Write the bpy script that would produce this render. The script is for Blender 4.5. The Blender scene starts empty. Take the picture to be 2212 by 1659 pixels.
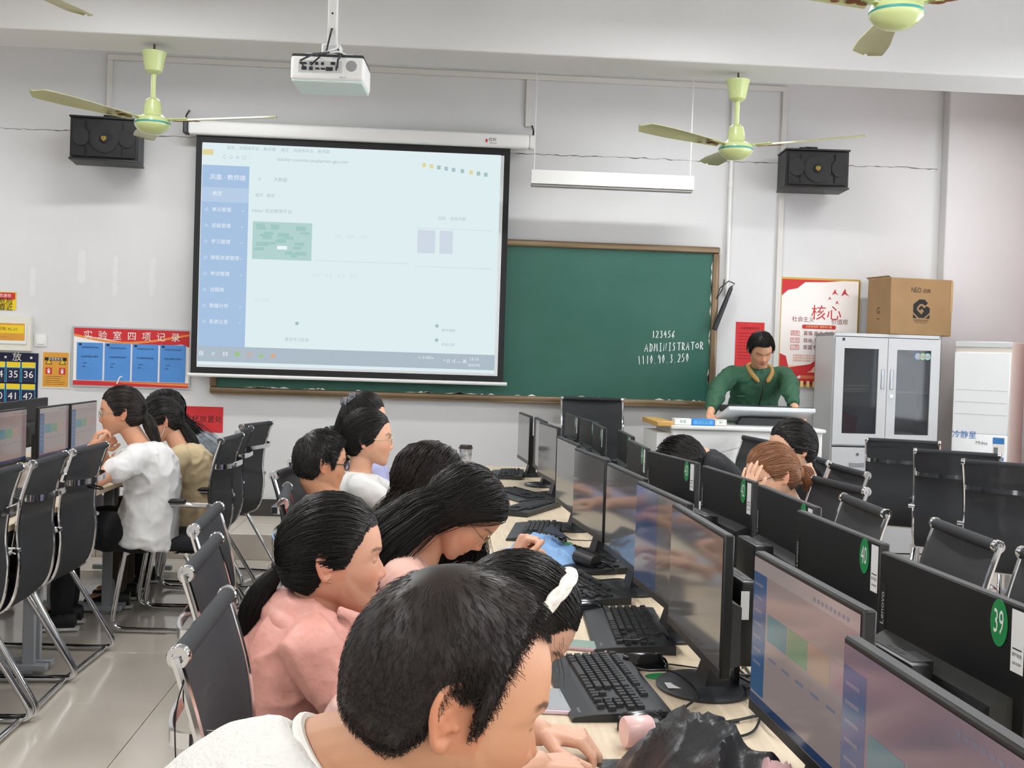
import bpy, bmesh, math, random
import numpy as np
from mathutils import Vector, Matrix, noise
random.seed(7); np.random.seed(7)
PI = math.pi
scene = bpy.context.scene
COL = scene.collection
# ------------------------------------------------------------------ camera
CAMH = 1.45; FPX = 2500.0; CX, CY = 1106.0, 829.5
YAW, PITCH, ROLL = math.radians(-3.73), math.radians(1.24), 0.032
cam_d = bpy.data.cameras.new('camera'); cam = bpy.data.objects.new('camera', cam_d); COL.objects.link(cam)
cam_d.sensor_width = 36.0; cam_d.lens = 36.0 * FPX / 2212.0; cam_d.clip_start = 0.05; cam_d.clip_end = 100
CR = Matrix.Rotation(YAW, 3, 'Z') @ Matrix.Rotation(PI/2 - PITCH, 3, 'X') @ Matrix.Rotation(ROLL, 3, 'Z')
cam.matrix_world = Matrix.Translation((0, 0, CAMH)) @ CR.to_4x4()
scene.camera = cam
# ------------------------------------------------------------------ world, exposure, ceiling light level
w = bpy.data.worlds.new('world'); scene.world = w; w.use_nodes = True
w.node_tree.nodes['Background'].inputs[0].default_value = (0.75, 0.85, 1.0, 1)
w.node_tree.nodes['Background'].inputs[1].default_value = 1.0
scene.view_settings.view_transform = 'Standard'; scene.view_settings.look = 'None'
scene.view_settings.exposure = 0.0; scene.view_settings.gamma = 1.0; scene.view_settings.use_curve_mapping = False
TUBE_POWER = 25.5      # watts of each ceiling tube lamp
WINDOW_POWER = 90.0    # daylight through the right hand windows

# ------------------------------------------------------------------ pixel -> place helpers (distance always from depth / height of the thing)
def ray(px, py): return CR @ Vector(((px-CX)/FPX, -(py-CY)/FPX, -1.0))
def PY(px, py, y):
    d = ray(px, py); return Vector((0, 0, CAMH)) + d*(y/d.y)
def PZ(px, py, z):
    d = ray(px, py); return Vector((0, 0, CAMH)) + d*((z-CAMH)/d.z)
# ------------------------------------------------------------------ materials
def lin(c):
    if isinstance(c, str):
        c = c.lstrip('#'); c = [int(c[i:i+2], 16)/255 for i in (0, 2, 4)]
    return tuple((x/12.92 if x <= .04045 else ((x+.055)/1.055)**2.4) for x in c) + (1.0,)
MATS = {}
def mat(name, col='#808080', rough=.5, metal=0., spec=.5, emit=None, es=0., bump=0., bscale=60., bstretch=(1, 1, 1), var=0., vcol=None, vscale=4.,
        vstretch=(1, 1, 1), alpha=1., coat=0., trans=0., sss=0., attr=False, sheen=0., ior=None):
    if name in MATS: return MATS[name]
    m = bpy.data.materials.new(name); m.use_nodes = True; MATS[name] = m
    nt = m.node_tree; N = nt.nodes; L = nt.links; b = N['Principled BSDF']
    b.inputs['Base Color'].default_value = lin(col); b.inputs['Roughness'].default_value = rough
    b.inputs['Metallic'].default_value = metal; b.inputs['Specular IOR Level'].default_value = spec
    b.inputs['Alpha'].default_value = alpha; b.inputs['Coat Weight'].default_value = coat; b.inputs['Coat Roughness'].default_value = .05
    b.inputs['Transmission Weight'].default_value = trans
    if ior: b.inputs['IOR'].default_value = ior
    if sheen: b.inputs['Sheen Weight'].default_value = sheen
    if sss:
        b.inputs['Subsurface Weight'].default_value = sss; b.inputs['Subsurface Scale'].default_value = .012
        b.inputs['Subsurface Radius'].default_value = (1., .35, .2)
    if emit: b.inputs['Emission Color'].default_value = lin(emit); b.inputs['Emission Strength'].default_value = es
    tc = None
    def coords(st):
        nonlocal tc
        tc = tc or N.new('ShaderNodeTexCoord')
        mp = N.new('ShaderNodeMapping'); mp.inputs['Scale'].default_value = st; L.new(tc.outputs['Object'], mp.inputs[0]); return mp.outputs[0]
    src = None
    if attr:
        a = N.new('ShaderNodeAttribute'); a.attribute_name = 'Col'; src = a.outputs['Color']
    if var:
        n = N.new('ShaderNodeTexNoise'); n.inputs['Scale'].default_value = vscale; n.inputs['Detail'].default_value = 6; L.new(coords(vstretch), n.inputs['Vector'])
        r = N.new('ShaderNodeMapRange'); r.inputs[1].default_value = .35; r.inputs[2].default_value = .65; L.new(n.outputs[0], r.inputs[0])
        mx = N.new('ShaderNodeMix'); mx.data_type = 'RGBA'; L.new(r.outputs[0], mx.inputs[0])
        c = lin(col)
        if src: L.new(src, mx.inputs[6])
        else: mx.inputs[6].default_value = c
        mx.inputs[7].default_value = lin(vcol) if vcol else tuple(x*(1-var) for x in c[:3]) + (1,)
        src = mx.outputs[2]
        if vcol:
            r.inputs[4].default_value = var
    if src: L.new(src, b.inputs['Base Color'])
    if bump:
        n2 = N.new('ShaderNodeTexNoise'); n2.inputs['Scale'].default_value = bscale; n2.inputs['Detail'].default_value = 4; L.new(coords(bstretch), n2.inputs['Vector'])
        bp = N.new('ShaderNodeBump'); bp.inputs['Strength'].default_value = bump; bp.inputs['Distance'].default_value = .004
        L.new(n2.outputs[0], bp.inputs['Height']); L.new(bp.outputs[0], b.inputs['Normal'])
    return m
# ------------------------------------------------------------------ mesh builder
def fr(X, Y, Z, o=(0, 0, 0)):
    m = Matrix((X, Y, Z)).transposed().to_4x4(); m.translation = Vector(o); return m
def T(x, y=None, z=None): return Matrix.Translation(x if y is None else (x, y, z))
def RZ(a): return Matrix.Rotation(a, 4, 'Z')
def RX(a): return Matrix.Rotation(a, 4, 'X')
def RY(a): return Matrix.Rotation(a, 4, 'Y')
WALLF = fr((1, 0, 0), (0, 0, 1), (0, -1, 0))    # local x right, y up, z towards the room, for things on the front wall
_txt = {}
def text_geo(s, size):
    k = (s, size)
    if k in _txt: return _txt[k]
    cu = bpy.data.curves.new('lettering', 'FONT'); cu.body = s; cu.size = size; cu.align_x = 'CENTER'; cu.align_y = 'CENTER'; cu.resolution_u = 2
    o = bpy.data.objects.new('lettering_tmp', cu); COL.objects.link(o)
    dg = bpy.context.evaluated_depsgraph_get(); me = o.evaluated_get(dg).to_mesh()
    vs = [tuple(v.co) for v in me.vertices]; fs = [tuple(p.vertices) for p in me.polygons]
    o.evaluated_get(dg).to_mesh_clear(); bpy.data.objects.remove(o); bpy.data.curves.remove(cu)
    _txt[k] = (vs, fs); return _txt[k]
class MB:
    def __init__(s): s.v = []; s.f = []; s.m = []
    def add(s, vs, fs, mi=0, M=None):
        o = len(s.v)
        s.v += [tuple(M @ Vector(v)) for v in vs] if M is not None else [tuple(v) for v in vs]
        s.f += [tuple(i+o for i in f) for f in fs]; s.m += [mi]*len(fs); return s
    def box(s, c, d, M=None, mi=0, bev=0., seg=1):
        x, y, z = d[0]/2, d[1]/2, d[2]/2
        if bev <= 0:
            vs = [(c[0]+a*x, c[1]+b*y, c[2]+e*z) for a in (-1, 1) for b in (-1, 1) for e in (-1, 1)]
            return s.add(vs, [(0, 1, 3, 2), (4, 6, 7, 5), (0, 4, 5, 1), (2, 3, 7, 6), (0, 2, 6, 4), (1, 5, 7, 3)], mi, M)
        bm = bmesh.new(); bmesh.ops.create_cube(bm, size=1)
        for v in bm.verts: v.co = Vector((v.co.x*d[0]+c[0], v.co.y*d[1]+c[1], v.co.z*d[2]+c[2]))
        bmesh.ops.bevel(bm, geom=bm.edges[:], offset=bev, segments=seg, profile=.5, affect='EDGES')
        bm.verts.index_update(); s.add([v.co for v in bm.verts], [[v.index for v in f.verts] for f in bm.faces], mi, M); bm.free(); return s
    def quad(s, a, b, c, d, mi=0, M=None): return s.add([a, b, c, d], [(0, 1, 2, 3)], mi, M)
    def rect(s, x0, x1, y0, y1, z=0., mi=0, M=None): return s.quad((x0, y0, z), (x1, y0, z), (x1, y1, z), (x0, y1, z), mi, M)
    def prism(s, poly, h, M=None, mi=0, z0=0.):
        n = len(poly); vs = [(p[0], p[1], z0) for p in poly] + [(p[0], p[1], z0+h) for p in poly]
        fs = [tuple(range(n-1, -1, -1)), tuple(range(n, 2*n))] + [(i, (i+1) % n, n+(i+1) % n, n+i) for i in range(n)]
        return s.add(vs, fs, mi, M)
    def tube(s, pts, r, n=8, mi=0, closed=False, caps=True, M=None):
        P = [Vector(p) for p in pts]; k = len(P); rs = r if hasattr(r, '__len__') else [r]*k
        Tn = []
        for i in range(k):
            a = P[(i-1) % k] if (closed or i > 0) else P[i]; b = P[(i+1) % k] if (closed or i < k-1) else P[i]
            t = (b-a); Tn.append(t.normalized() if t.length > 1e-9 else Vector((0, 0, 1)))
        u = Tn[0].orthogonal().normalized(); vs = []
        for i in range(k):
            u = (u - Tn[i]*u.dot(Tn[i])); u = u.normalized() if u.length > 1e-6 else Tn[i].orthogonal().normalized(); w_ = Tn[i].cross(u)
            for j in range(n):
                a = 2*PI*j/n; vs.append(P[i] + (u*math.cos(a) + w_*math.sin(a))*rs[i])
        fs = []
        for i in range(k if closed else k-1):
            for j in range(n):
                a, b = i*n+j, i*n+(j+1) % n; c, d = ((i+1) % k)*n+(j+1) % n, ((i+1) % k)*n+j; fs.append((a, b, c, d))
        if caps and not closed: fs += [tuple(range(n-1, -1, -1)), tuple(range((k-1)*n, k*n))]
        return s.add(vs, fs, mi, M)
    def cyl(s, a, b, r0, r1=None, n=16, mi=0, M=None): return s.tube([a, b], [r0, r0 if r1 is None else r1], n, mi, M=M)
    def lathe(s, prof, n=24, mi=0, M=None):
        k = len(prof); vs = [(r*math.cos(2*PI*j/n), r*math.sin(2*PI*j/n), z) for r, z in prof for j in range(n)]
        fs = [(i*n+j, i*n+(j+1) % n, (i+1)*n+(j+1) % n, (i+1)*n+j) for i in range(k-1) for j in range(n)]
        if prof[0][0] > 1e-6: fs.append(tuple(range(n-1, -1, -1)))
        if prof[-1][0] > 1e-6: fs.append(tuple(range((k-1)*n, k*n)))
        return s.add(vs, fs, mi, M)
    def ball(s, c, r, n=12, mi=0, M=None):
        r = r if hasattr(r, '__len__') else (r, r, r); h = n//2+1
        vs = [(c[0]+r[0]*math.sin(PI*i/h)*math.cos(2*PI*j/n), c[1]+r[1]*math.sin(PI*i/h)*math.sin(2*PI*j/n), c[2]+r[2]*math.cos(PI*i/h)) for i in range(1, h) for j in range(n)]
        vs += [(c[0], c[1], c[2]+r[2]), (c[0], c[1], c[2]-r[2])]
        a, b = len(vs)-2, len(vs)-1
        fs = [(i*n+j, (i+1)*n+j, (i+1)*n+(j+1) % n, i*n+(j+1) % n) for i in range(h-2) for j in range(n)]
        fs += [(a, j, (j+1) % n) for j in range(n)] + [(b, (h-2)*n+(j+1) % n, (h-2)*n+j) for j in range(n)]
        return s.add(vs, fs, mi, M)
    def loft(s, rings, mi=0, M=None, caps=True, closed=True):
        n = len(rings[0]); vs = [p for r in rings for p in r]
        fs = [(i*n+j, i*n+(j+1) % n, (i+1)*n+(j+1) % n, (i+1)*n+j) for i in range(len(rings)-1) for j in range(n if closed else n-1)]
        if caps: fs += [tuple(range(n-1, -1, -1)), tuple(range((len(rings)-1)*n, len(rings)*n))]
        return s.add(vs, fs, mi, M)
    def text(s, t, size, x=0, y=0, z=0, M=None, mi=0, sx=1.):
        vs, fs = text_geo(t, size); L = T(x, y, z) @ Matrix.Diagonal((sx, 1, 1, 1)); return s.add(vs, fs, mi, (M @ L) if M is not None else L)
    def mesh(s, name='part', smooth=False, ang=None):
        me = bpy.data.meshes.new(name); me.from_pydata(s.v, [], s.f); me.validate()
        return me
    def build(s, name, mats, parent=None, smooth=True, M=None):
        me = bpy.data.meshes.new(name); me.from_pydata(s.v, [], s.f)
        mats = mats if isinstance(mats, (list, tuple)) else [mats]
        for m in mats: me.materials.append(m)
        if len(mats) > 1: me.polygons.foreach_set('material_index', s.m)
        if smooth:
            me.polygons.foreach_set('use_smooth', [True]*len(me.polygons))
            try: me.set_sharp_from_angle(angle=math.radians(38))
            except Exception: pass
        me.update()
        o = bpy.data.objects.new(name, me); COL.objects.link(o)
        if parent: o.parent = parent
        if M is not None: o.matrix_local = M
        return o
def tag(o, label, cat, group=None, kind=None):
    o['label'] = label; o['category'] = cat
    if group: o['group'] = group
    if kind: o['kind'] = kind
    return o
def thing(name, label, cat, loc=(0, 0, 0), rz=0., group=None):
    o = bpy.data.objects.new(name, None); COL.objects.link(o); o.empty_display_size = .05
    o.location = loc; o.rotation_euler = (0, 0, rz); return tag(o, label, cat, group)
def struct(o, label=None):
    o['kind'] = 'structure'
    if label: o['label'] = label
    return o
def dup(root, loc=None, rz=None, label=None, group=None):
    def cp(o, par):
        c = o.copy(); COL.objects.link(c); c.parent = par
        for ch in o.children: cp(ch, c)
        return c
    r = cp(root, None)
    if loc is not None: r.location = loc
    if rz is not None: r.rotation_euler = (0, 0, rz)
    if label: r['label'] = label
    if group: r['group'] = group
    return r
# ------------------------------------------------------------------ palette
m_wall = mat('wall_paint', '#d8d8d8', .75, var=.06, vscale=1.3, bump=.08, bscale=35)
m_ceil = mat('ceiling_paint', '#e6e4e1', .8, bump=.05, bscale=30)
m_tile = mat('floor_tile_glaze', '#cbc2b6', .12, spec=.5, var=.05, vscale=3)
m_joint = mat('tile_joint', '#b9afa2', .8)
m_base = mat('dark_skirting', '#3f3b39', .4)
m_plastic = mat('black_plastic', '#1b1c1e', .38, bump=.05, bscale=400)
m_plastic2 = mat('black_gloss_plastic', '#141416', .18)
m_plastic3 = mat('charcoal_plastic', '#2c2e31', .42)
m_chrome = mat('chrome', '#d8d8da', .08, metal=1.)
m_white = mat('white_plastic', '#e4e4e2', .4)
m_steel = mat('light_grey_steel', '#c3c5c6', .35)
m_wood = mat('pale_wood_laminate', '#dccbb0', .42, var=.16, vscale=9, vstretch=(9, .6, 9))
m_edge = mat('desk_edge_band', '#c9b596', .5)
m_leg = mat('grey_desk_steel', '#a9adb3', .4)
m_modesty = mat('desk_cable_panel', '#5d6066', .55)
m_fan = mat('pale_green_enamel', '#c9d696', .25, coat=.2, var=.06, vscale=6)
m_blade = mat('fan_blade_enamel', '#b9bd8c', .35, var=.35, vcol='#93865f', vscale=3.)
m_teal = mat('teal_stripe', '#3f9a94', .4)
m_dark = mat('dark_grey_metal', '#3a3a3c', .4, metal=.6)
m_rust = mat('rust_stain', '#7d4a28', .9)
m_paper = mat('white_paper', '#eeeae4', .8)
m_ink = mat('black_ink', '#161618', .7)
m_red = mat('red_print', '#c8262b', .6)
m_glass = mat('clear_glass', '#ffffff', .02, trans=1., ior=1.45)
# ================================================================== the room
WY = 9.0; XL, XR = -6.2, 4.95; YB = -3.6; CEIL = 3.75
floor = struct(MB().box(((XL+XR)/2, (WY+YB)/2, -.06), (XR-XL, WY-YB, .1)).build('floor', m_joint, smooth=False), 'glossy beige tiled floor')
TS = .8; tb = MB().box((0, 0, 0), (TS-.003, TS-.003, .0099), bev=.0008).build('floor_tile', m_tile, floor); tb_me = tb.data; first = True
for ix in range(int((XR-XL)/TS)+1):
    for iy in range(int((WY-YB)/TS)+1):
        x = -.69 + (ix-7)*TS; y = 4.76 - .4 + (iy-10)*TS
        if x-TS/2 < XL-.3 or x+TS/2 > XR+.3 or y-TS/2 < YB-.3 or y+TS/2 > WY+.35: continue
        if first: o = tb; first = False
        else: o = bpy.data.objects.new('floor_tile', tb_me); COL.objects.link(o); o.parent = floor
        o.location = (x, y, -.005)
wall_f = struct(MB().box(((XL+XR)/2, WY+.1, CEIL/2), (XR-XL+.4, .2, CEIL)).build('wall_front', m_wall, smooth=False), 'white painted front wall')
struct(MB().box((XL-.1, (WY+YB)/2, CEIL/2), (.2, WY-YB, CEIL)).build('wall_left', m_wall, smooth=False))
struct(MB().box(((XL+XR)/2, YB-.1, CEIL/2), (XR-XL+.4, .2, CEIL)).build('wall_back', m_wall, smooth=False))
# right wall with window openings
wr = MB(); wins = [(-2.6, -.2), (1.0, 3.4), (4.6, 7.2)]
yy = YB
for a, b in wins:
    wr.box((XR+.1, (yy+a)/2, CEIL/2), (.2, a-yy, CEIL)); wr.box((XR+.1, (a+b)/2, .45), (.2, b-a, .9)); wr.box((XR+.1, (a+b)/2, (2.75+CEIL)/2), (.2, b-a, CEIL-2.75)); yy = b
wr.box((XR+.1, (yy+WY)/2, CEIL/2), (.2, WY-yy, CEIL))
struct(wr.build('wall_right', m_wall, smooth=False))
m_frame = mat('window_aluminium', '#c9cccf', .35, metal=.3)
m_pane = mat('window_pane', '#ffffff', .0, trans=1., ior=1.01)
for k, (a, b) in enumerate(wins):
    f = MB()
    for y in (a+.03, (a+b)/2, b-.03): f.box((XR+.1, y, 1.825), (.06, .06, 1.85))
    for z in (.93, 2.1, 2.72): f.box((XR+.1, (a+b)/2, z), (.06, b-a, .06))
    fo = struct(f.build('window_%d' % (k+1), m_frame, smooth=False))
    MB().box((XR+.1, (a+b)/2, 1.825), (.006, b-a-.1, 1.75)).build('pane', m_pane, fo, smooth=False)
struct(MB().box(((XL+XR)/2, (WY+YB)/2, CEIL+.1), (XR-XL+.4, WY-YB+.4, .2)).build('ceiling', m_ceil, smooth=False))
struct(MB().box(((XL+XR)/2, 6.43, (3.09+CEIL)/2), (XR-XL, .38, CEIL-3.09), bev=.012, seg=2).build('trim_1', m_wall, smooth=False), 'white painted ceiling beam above the fans')
struct(MB().box(((XL+XR)/2, 4.07, (3.09+CEIL)/2), (XR-XL, .34, CEIL-3.09)).build('trim_2', m_wall, smooth=False), 'white painted ceiling beam')
# corner pilaster on the right of the front wall
pc0 = PY(2046, 400, WY-.12).x
struct(MB().box(((pc0+XR)/2, WY-.06, CEIL/2), (XR-pc0, .12, CEIL), bev=.006).build('trim_3', m_wall, smooth=False), 'white corner pilaster')
# cable trunking strips on the front wall
zt = PY(240, 124, WY).z; xa, xb = PY(238, 180, WY).x, PY(1692, 300, WY).x; xm = PY(1141, 220, WY).x
m_trunk = mat('cable_trunking', '#d6d3ce', .6)
def strip(n, x0, x1, z0, z1): return struct(MB().box(((x0+x1)/2, WY-.012, (z0+z1)/2), (x1-x0, .024, z1-z0), bev=.003).build('trim_%d' % n, m_trunk), 'white cable trunking on the front wall')
strip(4, xa-.02, xb+.02, zt-.022, zt+.022); strip(5, xa-.02, xa+.02, PY(238, 236, WY).z, zt-.022); strip(6, xm-.02, xm+.02, PY(1141, 275, WY).z, zt-.022); strip(7, xb-.022, xb+.022, 1.25, zt-.022)
# hairline crack along the plaster (an open joint in the wall)
ck = MB(); pts = [(-700, 247), (-60, 275), (60, 279), (170, 283), (350, 294), (420, 297), (1120, 331), (1230, 337), (1420, 343), (1530, 349), (1690, 352), (1850, 359), (1950, 361), (2035, 366)]
path = []
for (x0, y0), (x1, y1) in zip(pts[:-1], pts[1:]):
    n = max(2, int((x1-x0)/9))
    for i in range(n):
        t = i/n; path.append((x0+(x1-x0)*t, y0+(y1-y0)*t + random.uniform(-1.4, 1.4), random.choice([.8, 1.2, 1.6, 2.6])))
for (a, b) in zip(path[:-1], path[1:]):
    p, q = PY(a[0], a[1], WY), PY(b[0], b[1], WY); h0, h1 = a[2]*.0013, b[2]*.0013
    ck.quad((p.x, WY-.0012, p.z-h0), (q.x, WY-.0012, q.z-h1), (q.x, WY-.0012, q.z+h1), (p.x, WY-.0012, p.z+h0))
ck.build('crack', mat('open_crack', '#4a4644', .9), wall_f, smooth=False)
# touched-up paint patches
m_patch = mat('fresh_paint_patch', '#dddddd', .7, var=.03, vscale=14)
for (px, y0, y1, wd) in ((72, 578, 640, 16), (178, 540, 612, 20), (250, 552, 640, 12), (330, 556, 640, 18)):
    a, b = PY(px, y0, WY), PY(px, y1, WY); hw = wd*.0018; q = MB(); rows = []
    for i in range(13):
        t = i/12; z = a.z+(b.z-a.z)*t; ww = hw*(.75 if 0 < i < 12 else .35)*(1+random.uniform(-.2, .2)); rows.append([(a.x-ww, WY-.001, z), (a.x+ww*random.uniform(.8, 1.1), WY-.001, z)])
    for r0, r1 in zip(rows[:-1], rows[1:]): q.quad(r0[0], r0[1], r1[1], r1[0])
    q.build('paint_patch', m_patch, wall_f, smooth=False)
# teaching platform with tiled riser, dark skirting
PX1 = 2.95; PYF = 8.09
plat = struct(MB().box(((XL+PX1)/2, (PYF+WY)/2+.006, .084), (PX1-XL, WY-PYF-.012, .168)).build('platform', m_joint, smooth=False), 'low tiled teaching platform')
m_tile2 = mat('riser_tile_glaze', '#cfc6ba', .3, var=.06, vscale=5)
rt = MB().box((0, 0, 0), (.297, .012, .178), bev=.002).mesh('riser_tile'); rt.materials.append(m_tile2)
tt = MB().box((0, 0, 0), (.597, .46, .012), bev=.002).mesh('platform_tile'); tt.materials.append(m_tile2)
n = int((PX1-XL)/.3)
for i in range(n):
    o = bpy.data.objects.new('riser_tile', rt); COL.objects.link(o); o.parent = plat; o.location = (XL+.15+i*.3, PYF+.0, .09)
for i in range(n//2):
    for j in range(2):
        o = bpy.data.objects.new('platform_tile', tt); COL.objects.link(o); o.parent = plat; o.location = (XL+.3+i*.6, PYF+.225+j*.462, .174)
struct(MB().box(((XL+PX1)/2, WY-.008, .245), (PX1-XL, .016, .13)).build('baseboard_front', m_base, smooth=False), 'dark brown skirting along the front wall')
struct(MB().box(((PX1+pc0)/2, WY-.008, .07), (pc0-PX1, .016, .14)).build('baseboard_front_low', m_base, smooth=False))
struct(MB().box((XR-.008, (YB+WY)/2, .07), (.016, WY-YB-.3, .14)).build('baseboard_right', m_base, smooth=False))
# ------------------------------------------------------------------ ceiling tube lamps (out of the frame, they light the room)
m_tube = mat('lit_tube', '#ffffff', .4, emit='#f4f7ff', es=6.)
lamp0 = None
for i, x in enumerate((-4.2, -1.5, 1.2, 3.6)):
    for j, y in enumerate((-1.8, .6, 3.0, 5.0)):
        if lamp0 is None:
            lamp0 = thing('tube_lamp', 'white ceiling tube lamp hanging over the classroom', 'lamp', (x, y, 2.98), 0, 'ceiling tube lamps over the desks')
            MB().prism([(-.06, .0), (.06, .0), (.03, .05), (-.03, .05)], 1.2, M=RX(PI/2) @ T(0, 0, -.6)).build('housing', m_white, lamp0, smooth=False)
            MB().cyl((0, -.59, -.018), (0, .59, -.018), .014, n=10).build('tube', m_tube, lamp0)
            for s in (-.5, .5): MB().cyl((0, s, .04), (0, s, CEIL-2.98), .004, n=6).build('rod', m_white, lamp0)
            ld = bpy.data.lights.new('tube_light', 'AREA'); ld.shape = 'RECTANGLE'; ld.size = .1; ld.size_y = 1.16; ld.energy = TUBE_POWER; ld.color = (.98, .99, 1.)
            lo = bpy.data.objects.new('tube_light', ld); COL.objects.link(lo); lo.parent = lamp0; lo.location = (0, 0, -.04)
        else: dup(lamp0, (x, y, 2.98 if j < 3 else 3.34))
for x in (-4.3, -1.7, 1.7, 4.0): dup(lamp0, (x, 7.75, 3.5), PI/2, 'white ceiling tube lamp hanging between the beam and the front wall')
for a, b in wins:
    ld = bpy.data.lights.new('window_daylight', 'AREA'); ld.shape = 'RECTANGLE'; ld.size = 1.8; ld.size_y = b-a; ld.energy = WINDOW_POWER; ld.color = (.9, .95, 1.)
    lo = bpy.data.objects.new('window_daylight', ld); COL.objects.link(lo); lo.matrix_world = T(XR+.3, (a+b)/2, 1.85) @ RY(PI/2)
# ================================================================== front wall: chalkboard
def wbox(px0, py0, px1, py1, y):   # rectangle on the plane y from two opposite pixel corners
    a, b = PY(px0, py0, y), PY(px1, py1, y); return min(a.x, b.x), max(a.x, b.x), min(a.z, b.z), max(a.z, b.z)
bx0, bx1 = PY(455, 848, WY).x, PY(1548, 700, WY-.02).x; bz0, bz1 = 1.115, 2.375
m_board = mat('green_chalkboard', '#1f5a4b', .45, var=.22, vcol='#3f6f62', vscale=2.2)
m_bframe = mat('bronze_aluminium', '#8a755a', .3, metal=.45, var=.25, vscale=6, vstretch=(.3, 1, 1))
bt = thing('chalkboard', 'green chalkboard with a bronze frame and chalk writing on the front wall', 'chalkboard', ((bx0+bx1)/2, WY-.001, bz0))
bw, bh = bx1-bx0, bz1-bz0; fw = .052
MB().box((0, -.02, bh/2), (bw-.06, .03, bh-.06)).build('writing_surface', m_board, bt, smooth=False)
def rail(name, c, d): MB().box(c, d, bev=.012, seg=3).build(name, m_bframe, bt)
rail('frame_rail', (0, -.03, bh-fw/2), (bw, .056, fw)); rail('frame_rail', (0, -.03, fw/2), (bw, .056, fw))
rail('frame_stile', (-bw/2+fw/2, -.03, bh/2), (fw, .056, bh-fw*2)); rail('frame_stile', (bw/2-fw/2, -.03, bh/2), (fw, .056, bh-fw*2))
MB().box((0, -.055, .004), (bw-.03, .05, .012), bev=.003).build('chalk_ledge', m_bframe, bt)
# torn paper scraps along the frame edge
q = MB()
for k in range(46):
    x = random.uniform(-bw/2+.1, bw/2-.08); z = fw+.002 if random.random() < .8 else bh-fw-.006; l = random.uniform(.02, .16)
    q.add([(x, -.0365, z-.004), (x+l*.5, -.0365, z+random.uniform(.002, .012)), (x+l, -.0365, z-.004)], [(0, 1, 2)])
for k in range(12):
    z = random.uniform(.15, bh-.2); q.add([(bw/2-fw-.002, -.0365, z), (bw/2-fw-.012, -.0365, z+.04), (bw/2-fw-.002, -.0365, z+.09)], [(0, 1, 2)])
q.build('torn_paper', m_paper, bt, smooth=False)['kind'] = 'stuff'
# chalk handwriting: stroke letters
ST = {'1': [[(.5, 0), (.5, 1)]], '2': [[(.1, .8), (.35, 1), (.7, .85), (.6, .5), (.1, 0), (.8, .05)]], '3': [[(.15, .95), (.6, .95), (.4, .6), (.7, .35), (.45, 0), (.1, .1)]],
      '4': [[(.45, 1), (.1, .4), (.8, .45)], [(.6, .75), (.55, 0)]], '5': [[(.75, 1), (.25, .95), (.2, .55), (.6, .6), (.65, .2), (.1, 0)]], '6': [[(.75, 1), (.3, .6), (.15, .2), (.4, 0), (.65, .2), (.45, .45), (.2, .3)]],
      'A': [[(0, 0), (.45, 1), (.75, 0)], [(.15, .4), (.7, .4)]], 'D': [[(.15, 0), (.2, 1)], [(.05, 1), (.6, .85), (.75, .45), (.5, .05), (.1, 0)]], 'M': [[(.05, 0), (.15, 1), (.4, .3), (.7, 1), (.85, 0)]],
      'I': [[(.5, 0), (.5, 1)], [(.25, 1), (.75, 1)], [(.25, 0), (.75, 0)]], 'N': [[(.1, 0), (.15, 1), (.65, 0), (.75, 1)]], 'S': [[(.7, .9), (.4, 1), (.2, .75), (.6, .4), (.5, .05), (.1, .05)]],
      'T': [[(.5, 0), (.5, 1)], [(.05, .95), (.95, 1)]], 'R': [[(.15, 0), (.2, 1)], [(.1, 1), (.65, .85), (.6, .55), (.2, .5), (.75, 0)]], 'O': [[(.45, 1), (.1, .6), (.2, .1), (.55, 0), (.8, .45), (.6, .95), (.45, 1)]],
      '9': [[(.65, .8), (.35, 1), (.15, .7), (.4, .5), (.65, .8), (.6, 0)]], '0': [[(.45, 1), (.15, .5), (.4, 0), (.7, .5), (.45, 1)]], '.': [[(.3, .05), (.4, 0)]], '\\': [[(.3, 1), (.55, 0)]]}
ch = MB()
def chalk(s, px0, py0, px1, py1, hpx):
    a, b = PY(px0, py0, WY-.04), PY(px1, py1, WY-.04); n = len(s); ux = (b.x-a.x)/n; uz = (b.z-a.z)/n; hh = hpx*.0036
    for i, c in enumerate(s):
        hs = .62 if c == 'O' and i > 9 else 1.
        for st in ST.get(c, []):
            P = [(a.x+ux*(i+p[0]*.85+random.uniform(-.03, .03)) - bt.location.x, -.0355, a.z+uz*i+(p[1]-.5)*hh*hs - bz0) for p in st]
            ch.tube(P, .0042, 4)
chalk('123456', 1408, 722, 1460, 722, 15); chalk('ADMINISTRATOR', 1393, 751, 1522, 746, 17); chalk('\\\\10.90.3.250', 1378, 778, 1490, 772, 18)
ch.build('chalk_writing', mat('chalk', '#e6ece8', .95), bt)
# ================================================================== projection screen
SY = 8.86
TL, TR, BR_, BL = PY(424, 284, SY), PY(1105, 322, SY), PY(1084, 830, SY), PY(412, 804, SY)
sx0, sx1 = (TL.x+BL.x)/2, (TR.x+BR_.x)/2; sz1, sz0 = (TL.z+TR.z)/2, (BL.z+BR_.z)/2
ps = thing('projection_screen', 'pull-down projection screen showing a blue and white web page', 'projection screen', ((sx0+sx1)/2, SY, sz0))
SW, SH = sx1-sx0, sz1-sz0
MB().box((0, 0, SH/2), (SW, .003, SH)).build('screen_border', mat('screen_black_border', '#17181a', .7), ps, smooth=False)
MB().box((0, -.002, SH/2-.008), (SW-.09, .003, SH-.12)).build('screen_cloth', mat('screen_cloth_white', '#dcdfe2', .8), ps, smooth=False)
MB().cyl((-SW/2-.02, -.0, -.008), (SW/2+.03, -.0, -.008), .014, n=12).build('weight_bar', m_white, ps)
cx0, cx1 = PY(408, 290, SY).x-ps.location.x, PY(1143, 305, SY).x-ps.location.x; ch_ = .105
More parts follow.
